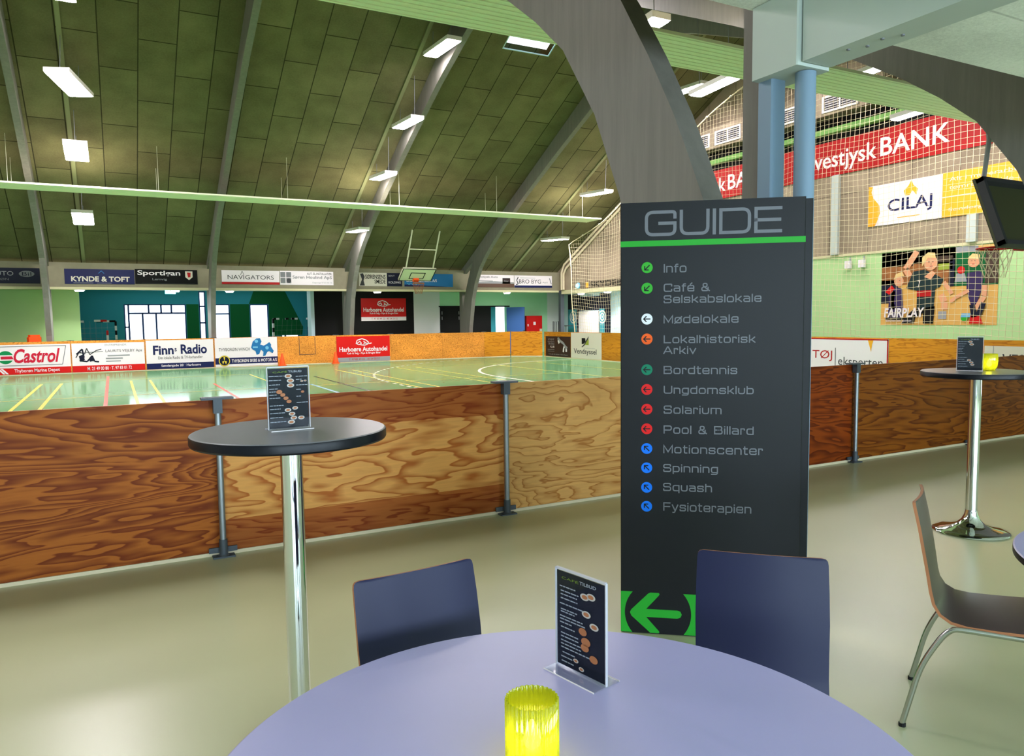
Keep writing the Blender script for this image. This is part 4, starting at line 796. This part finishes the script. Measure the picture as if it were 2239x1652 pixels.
# ------------------------------------------------------------------ guide sign
GL = {  # wide square lettering: (advance, [strokes of (x, y[, corner radius])]), cap height 1, x-height .74
'G': (1.22, [[(1.22, .76), (1.22, 1), (0, 1), (0, 0), (1.22, 0), (1.22, .5, 0), (.58, .5)]]), 'U': (1.12, [[(0, 1), (0, 0), (1.12, 0), (1.12, 1)]]), 'I': (0, [[(0, 1), (0, 0)]]),
'D': (1.18, [[(.3, 0), (0, 0, 0), (0, 1, 0), (1.18, 1), (1.18, 0), (.3, 0)]]), 'E': (1.0, [[(1, 1), (0, 1, 0), (0, 0, 0), (1, 0)], [(0, .5), (.96, .5)]]),
'n': (.85, [[(0, .74), (0, 0)], [(0, .74), (.85, .74), (.85, 0)]]), 'f': (.46, [[(.46, 1), (.15, 1), (.15, 0)], [(0, .72), (.46, .72)]]), 'o': (.88, [[(.44, 0), (0, 0), (0, .74), (.88, .74), (.88, 0), (.44, 0)]]),
'C': (1.12, [[(1.12, .76), (1.12, 1), (0, 1), (0, 0), (1.12, 0), (1.12, .26)]]), 'a': (.84, [[(.04, .74), (.84, .74), (.84, 0, 0), (0, 0), (0, .42), (.84, .42)]]),
'e': (.88, [[(0, .37), (.88, .37, 0), (.88, .74), (0, .74), (0, 0), (.88, 0), (.88, .14)]]), '&': (1.1, [[(1.1, 0), (.2, .66, .05), (.2, 1), (.76, 1), (.76, .62), (.5, .52, .05), (0, .46), (0, 0), (.92, 0), (.92, .46)]]),
'S': (1.05, [[(1, .8), (1, 1), (0, 1), (0, .52), (1.05, .52), (1.05, 0), (0, 0), (0, .2)]]), 'l': (0, [[(0, 1), (0, 0)]]), 's': (.82, [[(.8, .6), (.8, .74), (0, .74), (0, .38), (.82, .38), (.82, 0), (0, 0), (0, .13)]]),
'k': (.8, [[(0, 1), (0, 0)], [(0, .33), (.25, .33, 0), (.74, .74)], [(.3, .36), (.8, 0)]]), 'b': (.88, [[(0, 1), (0, 0, 0), (.88, 0), (.88, .74), (0, .74, 0)]]), 'M': (1.24, [[(0, 0), (0, 1, 0), (.62, .12, 0), (1.24, 1, 0), (1.24, 0)]]),
'd': (.88, [[(.88, 1), (.88, 0, 0), (0, 0), (0, .74), (.88, .74, 0)]]), 'L': (.95, [[(0, 1), (0, 0, 0), (.95, 0)]]), 'h': (.85, [[(0, 1), (0, 0)], [(0, .74), (.85, .74), (.85, 0)]]), 'i': (0, [[(0, .70), (0, 0)], [(0, .985), (0, 1)]]),
't': (.48, [[(.14, .98), (.14, 0), (.48, 0)], [(0, .74), (.48, .74)]]), 'r': (.5, [[(0, .74), (0, 0)], [(0, .74), (.5, .74), (.5, .6)]]), 'A': (1.25, [[(0, 0), (.56, 1, 0), (.69, 1, 0), (1.25, 0)], [(.2, .3), (1.05, .3)]]),
'v': (.84, [[(0, .74), (.42, 0, 0), (.84, .74)]]), 'B': (1.1, [[(.3, .52), (0, .52, 0), (0, 1, 0), (1.04, 1), (1.04, .52), (.3, .52), (1.1, .52), (1.1, 0), (0, 0, 0), (0, .52, 0)]]), 'g': (.88, [[(.88, 0), (0, 0), (0, .74), (.88, .74, 0), (.88, -.26), (.02, -.26)]]),
'm': (1.4, [[(0, .74), (0, 0)], [(0, .74), (1.4, .74), (1.4, 0)], [(.7, .74), (.7, 0)]]), 'P': (1.08, [[(0, 0), (0, 1, 0), (1.08, 1), (1.08, .42), (0, .42)]]), 'c': (.85, [[(.85, .58), (.85, .74), (0, .74), (0, 0), (.85, 0), (.85, .16)]]),
'p': (.88, [[(0, -.26), (0, .74, 0), (.88, .74), (.88, 0), (0, 0, 0)]]), 'q': (.88, [[(.88, -.26), (.88, .74, 0), (0, .74), (0, 0), (.88, 0, 0)]]), 'u': (.85, [[(0, .74), (0, 0), (.85, 0), (.85, .74)]]),
'F': (.95, [[(0, 0), (0, 1, 0), (.95, 1)], [(0, .5), (.9, .5)]]), 'y': (.84, [[(0, .74), (.42, 0, 0)], [(.84, .74), (.34, -.26, .08), (.1, -.26)]]), ' ': (.45, [])}
GL['é'] = (.88, GL['e'][1]+[[(.38, .93), (.58, 1.1)]]); GL['ø'] = (.88, GL['o'][1]+[[(-.06, -.08), (.94, .84)]])
def rounded(pts, r0=.29):
    out = []
    for i, p in enumerate(pts):
        q = Vector(p[:2]); r = p[2] if len(p) > 2 else r0
        if i in (0, len(pts)-1) or r == 0: out.append(q); continue
        a, b = Vector(pts[i-1][:2]), Vector(pts[i+1][:2]); r1 = min(r, (a-q).length*.5, (b-q).length*.5)
        pa, pb = q+(a-q).normalized()*r1, q+(b-q).normalized()*r1
        for k in range(7):
            t = k/6; out.append(pa*(1-t)**2+q*2*t*(1-t)+pb*t*t)
    res = [out[0]]
    for q in out[1:]:
        if (q-res[-1]).length > 1e-5: res.append(q)
    return res
def stroke_text(body, x0, x1, z0, z1, y, th, gap=.42):
    """one line of wide lettering fitted into a box (baseline to cap height between z0 and z1)"""
    x = 0; segs = []
    for ch in body:
        adv, st = GL[ch]
        for s in st: segs.append([Vector((p.x+x, p.y)) for p in rounded(s)])
        x += adv+gap
    wd = x-gap; kx, kz = (x1-x0-th)/wd, (z1-z0-th)
    mb = MB()
    for s in segs:
        P = [Vector((x0+th/2+p.x*kx, z0+th/2+p.y*kz)) for p in s]; n = len(P); L_, R_ = [], []
        for i in range(n):
            d0 = (P[i]-P[i-1]).normalized() if i else None; d1 = (P[i+1]-P[i]).normalized() if i < n-1 else None
            if d0 is None: d0 = d1
            if d1 is None: d1 = d0
            n0, n1 = Vector((-d0.y, d0.x)), Vector((-d1.y, d1.x)); nn = (n0+n1)
            nn = nn.normalized() if nn.length > 1e-4 else n0
            k = th/2/max(.45, nn.dot(n0))
            q = P[i]
            if i == 0: q = q-d1*th/2
            if i == n-1: q = q+d0*th/2
            L_.append(q+nn*k); R_.append(q-nn*k)
        mb.add([(p.x, y, p.y) for p in L_]+[(p.x, y, p.y) for p in R_], [(i, i+1, n+i+1, n+i) for i in range(n-1)])
    return mb
BW, BH = .843, 2.112
gs = thing('guide_sign', (2.172, 2.971, 0), R(-38.6), 'tall black directory sign headed GUIDE standing on the cafe floor', 'sign')
MB().bbox(0, BW, 0, .018, .004, BH, .004).build('front_panel', 'sheetblack', gs)
MB().bbox(.01, BW+.05, .095, .113, .004, BH+.004, .004).build('rear_panel', 'sheetblack', gs)
fr = MB()
for z in (.02, .6, 1.3, 2.0): fr.box(.03, BW-.03, .018, .095, z, z+.04)
fr.box(.06, .12, .018, .095, .004, BH-.03).box(BW-.10, BW-.045, .02, .095, .004, BH-.03)
fr.build('inner_frame', 'zinc', gs)
MB().box(BW-.012, BW-.002, .019, .04, 1.86, 2.03).box(BW-.012, BW-.002, .019, .04, 1.08, 1.2).build('edge_clip', 'chrome', gs)
MB().add([(0, -.001, 1.905), (BW, -.001, 1.905), (BW, -.001, 1.932), (0, -.001, 1.932)], [(0, 1, 2, 3)]).build('green_stripe', 'signgreen', gs)
stroke_text('GUIDE', .115, .739, 1.952, 2.072, -.0012, .0150, .27).build('heading_lettering', 'signgrey', gs)
lines = [('Info', .204, .310, 1.779, 1.82), ('Café &', .204, .418, 1.688, 1.727), ('Selskabslokale', .204, .652, 1.634, 1.672), ('Mødelokale', .204, .550, 1.538, 1.577), ('Lokalhistorisk', .205, .628, 1.443, 1.481), ('Arkiv', .203, .357, 1.391, 1.428),
         ('Bordtennis', .205, .547, 1.295, 1.334), ('Ungdomsklub', .206, .623, 1.200, 1.238), ('Solarium', .206, .477, 1.103, 1.143), ('Pool & Billard', .206, .625, 1.006, 1.046), ('Motionscenter', .205, .668, .910, .951),
         ('Spinning', .205, .463, .818, .857), ('Squash', .205, .436, .724, .764), ('Fysioterapien', .206, .619, .626, .668)]
for b, x0, x1, z0, z1 in lines: stroke_text(b, x0, x1, z0, z1, -.0012, .0055, .38).build('lettering', 'signgrey', gs)
dots = [(1.805, 'dotgreen', 225), (1.707, 'dotgreen', 225), (1.560, 'dotwhite', 180), (1.464, 'dotorange', 180), (1.316, 'dotteal', 180), (1.220, 'dotred', 180), (1.124, 'dotred', 180), (1.028, 'dotred', 180), (.931, 'dotblue', 135), (.836, 'dotblue', 135), (.739, 'dotblue', 135), (.645, 'dotblue', 135)]
for z, m, ang in dots:
    d = MB().add([(.126+a, -.0012, z+b) for a, b in ellipse(0, 0, .0265, .0265)], [tuple(range(28))]).build('direction_dot', m, gs)
    am = MB(); ca, sa = math.cos(R(ang)), math.sin(R(ang))
    def seg(p, q, w=.0052):
        p, q = [Vector((x*ca-y_*sa, x*sa+y_*ca)) for x, y_ in (p, q)]; e = (q-p).normalized(); n = Vector((-e.y, e.x))*w/2
        am.add([(.126+v.x, -.0018, z+v.y) for v in (p-n, q-n, q+n, p+n)], [(0, 1, 2, 3)])
    seg((-.0165, 0), (.0155, 0)); seg((.0165, -.001), (.0025, .0135)); seg((.0165, .001), (.0025, -.0135))
    am.build('arrow', 'sheetblack', d)
gb = MB()
cx, cz, rr = .181, .108, .161                     # green block with a black disc, arrow pointing left
def side_block(sg):
    arc_ = [(cx+sg*math.sqrt(max(0, rr*rr-(z-cz)**2)), z) for z in [0.006+k*(.213-.006)/14 for k in range(15)]]
    edge = 0.0 if sg < 0 else .372
    gb.add([(edge, -.0012, z) for x, z in arc_]+[(x, -.0012, z) for x, z in arc_], [(i, i+1, 16+i, 15+i) for i in range(14)])
side_block(-1); side_block(1)
gb.add([(x, -.0012, z) for x, z in ((.372, .006), (BW, .006), (BW, .213), (.372, .213))], [(0, 1, 2, 3)])
gb.build('green_block', 'signgreen', gs)
ar = MB()
for pts in ([(.045, .107), (.052, .122), (.135, .207), (.145, .212), (.185, .212), (.19, .206), (.186, .198), (.125, .128)], [(.125, .128), (.275, .128), (.29, .124), (.297, .108), (.29, .092), (.275, .087), (.125, .087)], [(.045, .107), (.125, .128), (.125, .087), (.186, .019), (.19, .012), (.186, .007), (.145, .007), (.052, .09)]):
    ar.add([(x, -.0014, z) for x, z in pts], [tuple(range(len(pts)))])
ar.build('big_arrow', 'signgreen', gs)

# ------------------------------------------------------------------ tables
def bar_table(label, x, y, h, r):
    t = thing('bar_table', (x, y, 0), 0, label, 'bar table', 'round bar tables')
    MB().lathe([(0, h-.001), (r-.007, h-.001), (r-.002, h-.004)], 72).build('tabletop', 'bartop', t, 30)
    MB().lathe([(r-.002, h-.004), (r, h-.01), (r, h-.032), (r-.004, h-.038), (0, h-.038)], 72).build('edge_band', 'edgeblack', t, 30)
    MB().lathe([(.11, h-.055), (.11, h-.04), (0, h-.04)], 24).box(-.2, .2, -.02, .02, h-.048, h-.0385).box(-.02, .02, -.2, .2, h-.048, h-.0385).build('mounting_plate', 'zinc', t, 30)
    MB().lathe([(.0385, .14), (.0385, h-.055)], 40).build('column', 'chrome', t, 40)
    MB().lathe([(.245, 0), (.248, .006), (.242, .014), (.20, .026), (.14, .038), (.09, .058), (.06, .09), (.045, .125), (.0395, .16)], 64).build('base', 'chrome', t, 60)
bar_table('round grey bar table with black edge in front of the near barrier', .538, 2.70, 1.19, .335)
bar_table('round bar table with a lit candle at far right by the barrier', 5.40, 3.15, 1.16, .352)
def round_table(label, x, y, r):
    t = thing('round_table', (x, y, 0), 0, label, 'table', 'round cafe tables')
    MB().lathe([(0, .74), (r-.006, .74), (r-.001, .737)], 128).build('tabletop', 'tabletop', t, 30)
    MB().lathe([(r-.001, .737), (r, .733), (r, .715), (r-.003, .712), (0, .712)], 128).build('edge_band', 'edgeblack', t, 30)
    MB().lathe([(.04, .03), (.04, .711)], 32).build('column', 'chrome', t, 40)
    MB().lathe([(.3, 0), (.3, .008), (.26, .018), (.08, .03), (.045, .06)], 48).build('base', 'chrome', t, 50)
round_table('big round lilac grey cafe table in the foreground holding the candle', .69, 1.10, .66)
round_table('round table just cut by the right frame edge next to brown chair', 3.13, .98, .60)

# ------------------------------------------------------------------ plywood shell chairs
def chair(label, x, y, rz, m, group='plywood shell chairs'):
    t = thing('cafe_chair', (x, y, 0), rz, label, 'chair', group)
    prof = [(.225, .425), (.215, .437), (.19, .443), (.10, .438), (0, .430), (-.09, .426), (-.14, .432), (-.175, .452), (-.195, .485), (-.205, .53), (-.215, .60), (-.228, .68), (-.245, .77), (-.262, .845), (-.2645, .857), (-.2657, .8625), (-.266, .8645)]
    wid = [.405, .41, .415, .415, .41, .40, .39, .38, .372, .37, .372, .376, .374, .37, .366, .356, .332]
    K = 12; th = .011; m_ = MB(); nP = len(prof); vs = []
    P = [Vector(p) for p in prof]
    for i, p in enumerate(P):
        d = (P[min(i+1, nP-1)]-P[max(i-1, 0)]).normalized(); n = Vector((d.y, -d.x))*-1      # towards the sitter
        up_ = max(0, min(1, (p.y-.47)/.2)); low = 1-up_
        for sgn in (0, 1):
            for k in range(K+1):
                u = -1+2*k/K; c = .015*up_*u*u+.010*low*u*u*(1 if p.x < .17 else 0)
                q = p+n*c-n*(th*sgn)
                zz = q.y-0
                vs.append((u*wid[i]/2, q.x, zz))
    r = K+1; fs = []; mi = []
    for i in range(nP-1):
        a, b = i*2*r, (i+1)*2*r
        for k in range(K):
            fs.append((a+k, b+k, b+k+1, a+k+1)); mi.append(0); fs.append((a+r+k, a+r+k+1, b+r+k+1, b+r+k)); mi.append(0)
        fs.append((a, a+r, b+r, b)); mi.append(1); fs.append((a+K, b+K, b+r+K, a+r+K)); mi.append(1)
    a = 0; b = (nP-1)*2*r
    for k in range(K):
        fs.append((a+k, a+k+1, a+r+k+1, a+r+k)); mi.append(1); fs.append((b+k, b+r+k, b+r+k+1, b+k+1)); mi.append(1)
    m_.v = vs; m_.f = fs; m_.mi = mi
    m_.build('seat_shell', [m, 'plyedge'], t, 35)
    def bend(pts, n=6):
        out = [Vector(pts[0])]
        for i in range(1, len(pts)-1):
            q = Vector(pts[i]); a, b = Vector(pts[i-1]), Vector(pts[i+1]); rr = .07
            pa, pb = q+(a-q).normalized()*min(rr, (a-q).length*.45), q+(b-q).normalized()*min(rr, (b-q).length*.45)
            out += [pa*(1-k/n)**2+q*2*(k/n)*(1-k/n)+pb*(k/n)**2 for k in range(n+1)]
        return out+[Vector(pts[-1])]
    rr = .0105
    for s in (-1, 1):
        MB().tube([(s*.2, -.085, .412), (s*.2, .15, .418)], rr, 12).build('side_rail', 'chairsteel', t, 40)
        MB().tube(bend([(s*.2, -.085, .412), (s*.2, -.15, .408), (s*.205, -.235, .25), (s*.215, -.29, .012)]), rr, 12).build('leg', 'chairsteel', t, 40)
        MB().tube(bend([(s*.2, .15, .418), (s*.2, .215, .412), (s*.205, .235, .25), (s*.215, .25, .012)]), rr, 12).build('leg', 'chairsteel', t, 40)
        fm = MB()
        for y in (-.29, .25): fm.lathe([(.013, 0), (.013, .014), (.0, .014)], 10, (s*.215, y))
    MB().tube([(-.2, .1, .417), (.2, .1, .417)], .008, 8).build('cross_rail', 'chairsteel', t, 40)
    MB().tube([(-.2, -.06, .413), (.2, -.06, .413)], .008, 8).build('cross_rail', 'chairsteel', t, 40)
    for s in (-1, 1):
        for y in (-.29, .25): MB().lathe([(.0135, 0), (.0135, .013), (.0, .013)], 10, (s*.2153, y)).build('foot_cap', 'rubber', t)
    return t
chair('dark laminate chair at the far side of foreground table, left of the menu', .746, 1.70, R(184.5), 'laminate')
chair('dark laminate chair at foreground table in front of the guide sign', 1.48, 1.39, R(135.4), 'laminate')
chair('brown shell chair in profile with steel legs at the right edge', 2.925, 1.60, R(-150), 'walnut')

# ------------------------------------------------------------------ menus and candles
def menu(label, x, y, z, rz, w, h, dishes, rows, green=True, dark='card'):
    t = thing('menu_stand', (x, y, z), rz, label, 'menu stand', 'menus in acrylic stands')
    fl = .042
    MB().box(-w/2, w/2, -fl, fl, .0005, .003).build('base', 'acrylicbase', t)
    MB().box(-w/2, w/2, -fl-.001, -fl, .0004, .0034).box(-w/2, w/2, fl, fl+.001, .0004, .0034).build('base_edge', 'signwhite', t)
    MB().box(-w/2, w/2, -.003, -.0012, .003, h).build('front_sheet', 'acrylic', t)
    MB().box(-w/2, w/2, .0012, .003, .003, h).box(-w/2, w/2, -.003, .003, h, h+.0015).build('rear_sheet', 'acrylic', t)
    MB().box(-w/2, -w/2+.0025, -.0034, .0034, .003, h).box(w/2-.0025, w/2, -.0034, .0034, .003, h).box(-w/2+.0025, w/2-.0025, -.0034, .0034, h-.0025, h+.0018).build('edge', 'midlight', t)
    cd = MB().box(-w/2+.005, w/2-.005, -.001, .001, .006, h-.006).build('menu_card', dark, t)
    y_ = -.0034
    tx = MB()
    fit_text(tx, 'CAFÉ', -w*.36, -w*.02, h*.905, h*.935, y_); tx.build('lettering', 'menugreen', cd); tx = MB()
    fit_text(tx, 'TILBUD', .0, w*.32, h*.905, h*.938, y_, bold=.02)
    for u0, u1, v in rows:
        a = u0
        while a < u1-.02:
            b = min(u1, a+random.uniform(.04, .12)); tx.add([((a-.5)*w, y_, (v-.006)*h), ((b-.5)*w, y_, (v-.006)*h), ((b-.5)*w, y_, (v+.006)*h), ((a-.5)*w, y_, (v+.006)*h)], [(0, 1, 2, 3)]); a = b+.012
    tx.build('menu_print', 'menutext', cd)
    pm, fm = MB(), MB()
    for u, v, r, m in dishes:
        c = ((u-.5)*w, v*h)
        tgt = pm if m == 'p' else fm
        if m == 'p':
            pm.add([(a, y_, b) for a, b in ellipse(c[0], c[1], r*w*.86, r*w*.5, 18)], [tuple(range(18))])
            fm.add([(a, y_-.0002, b) for a, b in ellipse(c[0], c[1], r*w*.55, r*w*.3, 14)], [tuple(range(14))])
        else: fm.add([(a, y_-.0002, b) for a, b in ellipse(c[0], c[1], r*w, r*w*.7, 14)], [tuple(range(14))])
    if pm.v: pm.build('dish_picture', 'plate', cd)
    fm.build('dish_picture', 'food', cd)
    return t
rowsA = [(.1, .42, .83), (.12, .48, .785), (.12, .45, .75), (.12, .46, .71), (.1, .6, .655), (.12, .45, .60), (.12, .4, .575), (.1, .56, .53), (.1, .62, .50), (.1, .36, .465), (.12, .4, .42), (.12, .5, .36), (.12, .5, .325), (.12, .52, .285), (.12, .55, .25), (.12, .7, .215), (.15, .4, .165), (.12, .35, .12), (.13, .4, .075)]
menu('acrylic menu stand on the foreground table beside the candle', .924, 1.42, .74, R(-77.5), .163, .24,
     [(.6, .80, .1, 'p'), (.72, .82, .1, 'p'), (.63, .635, .1, 'p'), (.78, .54, .1, 'p'), (.56, .45, .08, 'f'), (.62, .36, .09, 'f'), (.6, .30, .08, 'f'), (.77, .22, .08, 'f'), (.42, .13, .06, 'p'), (.53, .07, .06, 'p')], rowsA)
rowsB = [(.05, .4, .855), (.05, .35, .79), (.05, .3, .72), (.05, .25, .655), (.05, .2, .61), (.05, .22, .56), (.05, .3, .51), (.05, .4, .39), (.05, .3, .335), (.05, .42, .27), (.05, .35, .2), (.05, .42, .13), (.68, .95, .84), (.68, .82, .79), (.68, .95, .70), (.68, .8, .63), (.68, .8, .52), (.68, .95, .42)]
menu('acrylic menu stand on the front bar table', .536, 2.70, 1.1895, R(4.0), .149, .222,
     [(.5, .85, .1, 'p'), (.55, .775, .1, 'p'), (.55, .70, .1, 'p'), (.28, .605, .07, 'f'), (.36, .555, .06, 'f'), (.43, .50, .06, 'f'), (.5, .445, .06, 'f'), (.47, .31, .09, 'p'), (.64, .335, .08, 'p'), (.56, .245, .09, 'p'), (.6, .18, .09, 'p'), (.78, .175, .09, 'p'), (.54, .115, .1, 'p'), (.82, .76, .04, 'p'), (.9, .765, .04, 'p'), (.83, .59, .04, 'f')], rowsB)
menu('acrylic menu stand on the far right bar table beside its candle', 5.385, 3.19, 1.1595, R(-60), .163, .243,
     [(.5, .85, .1, 'p'), (.55, .775, .1, 'p'), (.47, .31, .09, 'p'), (.56, .245, .09, 'p'), (.6, .18, .09, 'p')], rowsB[:12])
def candle(label, x, y, z, prof, rib, power):
    t = thing('candle_glass', (x, y, z), 0, label, 'candle holder', 'lime candle glasses')
    MB().lathe(prof, 240, (0, 0), 0, rib).build('glass', 'limeglass', t, 60)
    wx = MB().lathe([(0, .008), (.019, .008), (.0195, .024), (.017, .026), (0, .026)], 28).build('tealight', 'wax', t, 40)
    MB().lathe([(.004, .028), (.014, .036), (.017, .047), (.012, .064), (.003, .084), (0, .086)], 16).build('flame', 'flame', wx, 60)
    l = D.lights.new('candle_glow', 'POINT'); l.energy = power; l.color = (1, .82, .4); l.shadow_soft_size = .012
    lo = D.objects.new('candle_glow', l); COL.objects.link(lo); lo.parent = t; lo.location = (0, 0, .055)
H = .128
candle('ribbed lime green glass with lit tealight on the foreground table', .655, 1.174, .74, [(0, .006), (.036, .006), (.044, .012), (.0455, .03), (.0462, H-.002), (.0475, H), (.0492, H-.001), (.0492, .02), (.0478, .006), (.044, 0), (0, 0)], (30, .032), .012)
candle('small lime green glass with lit tealight on the far right bar table', 5.50, 3.12, 1.1595, [(0, .006), (.034, .006), (.048, .03), (.052, .07), (.049, .118), (.0505, .12), (.0515, .118), (.0545, .07), (.050, .028), (.036, 0), (0, 0)], (24, .004), .012)
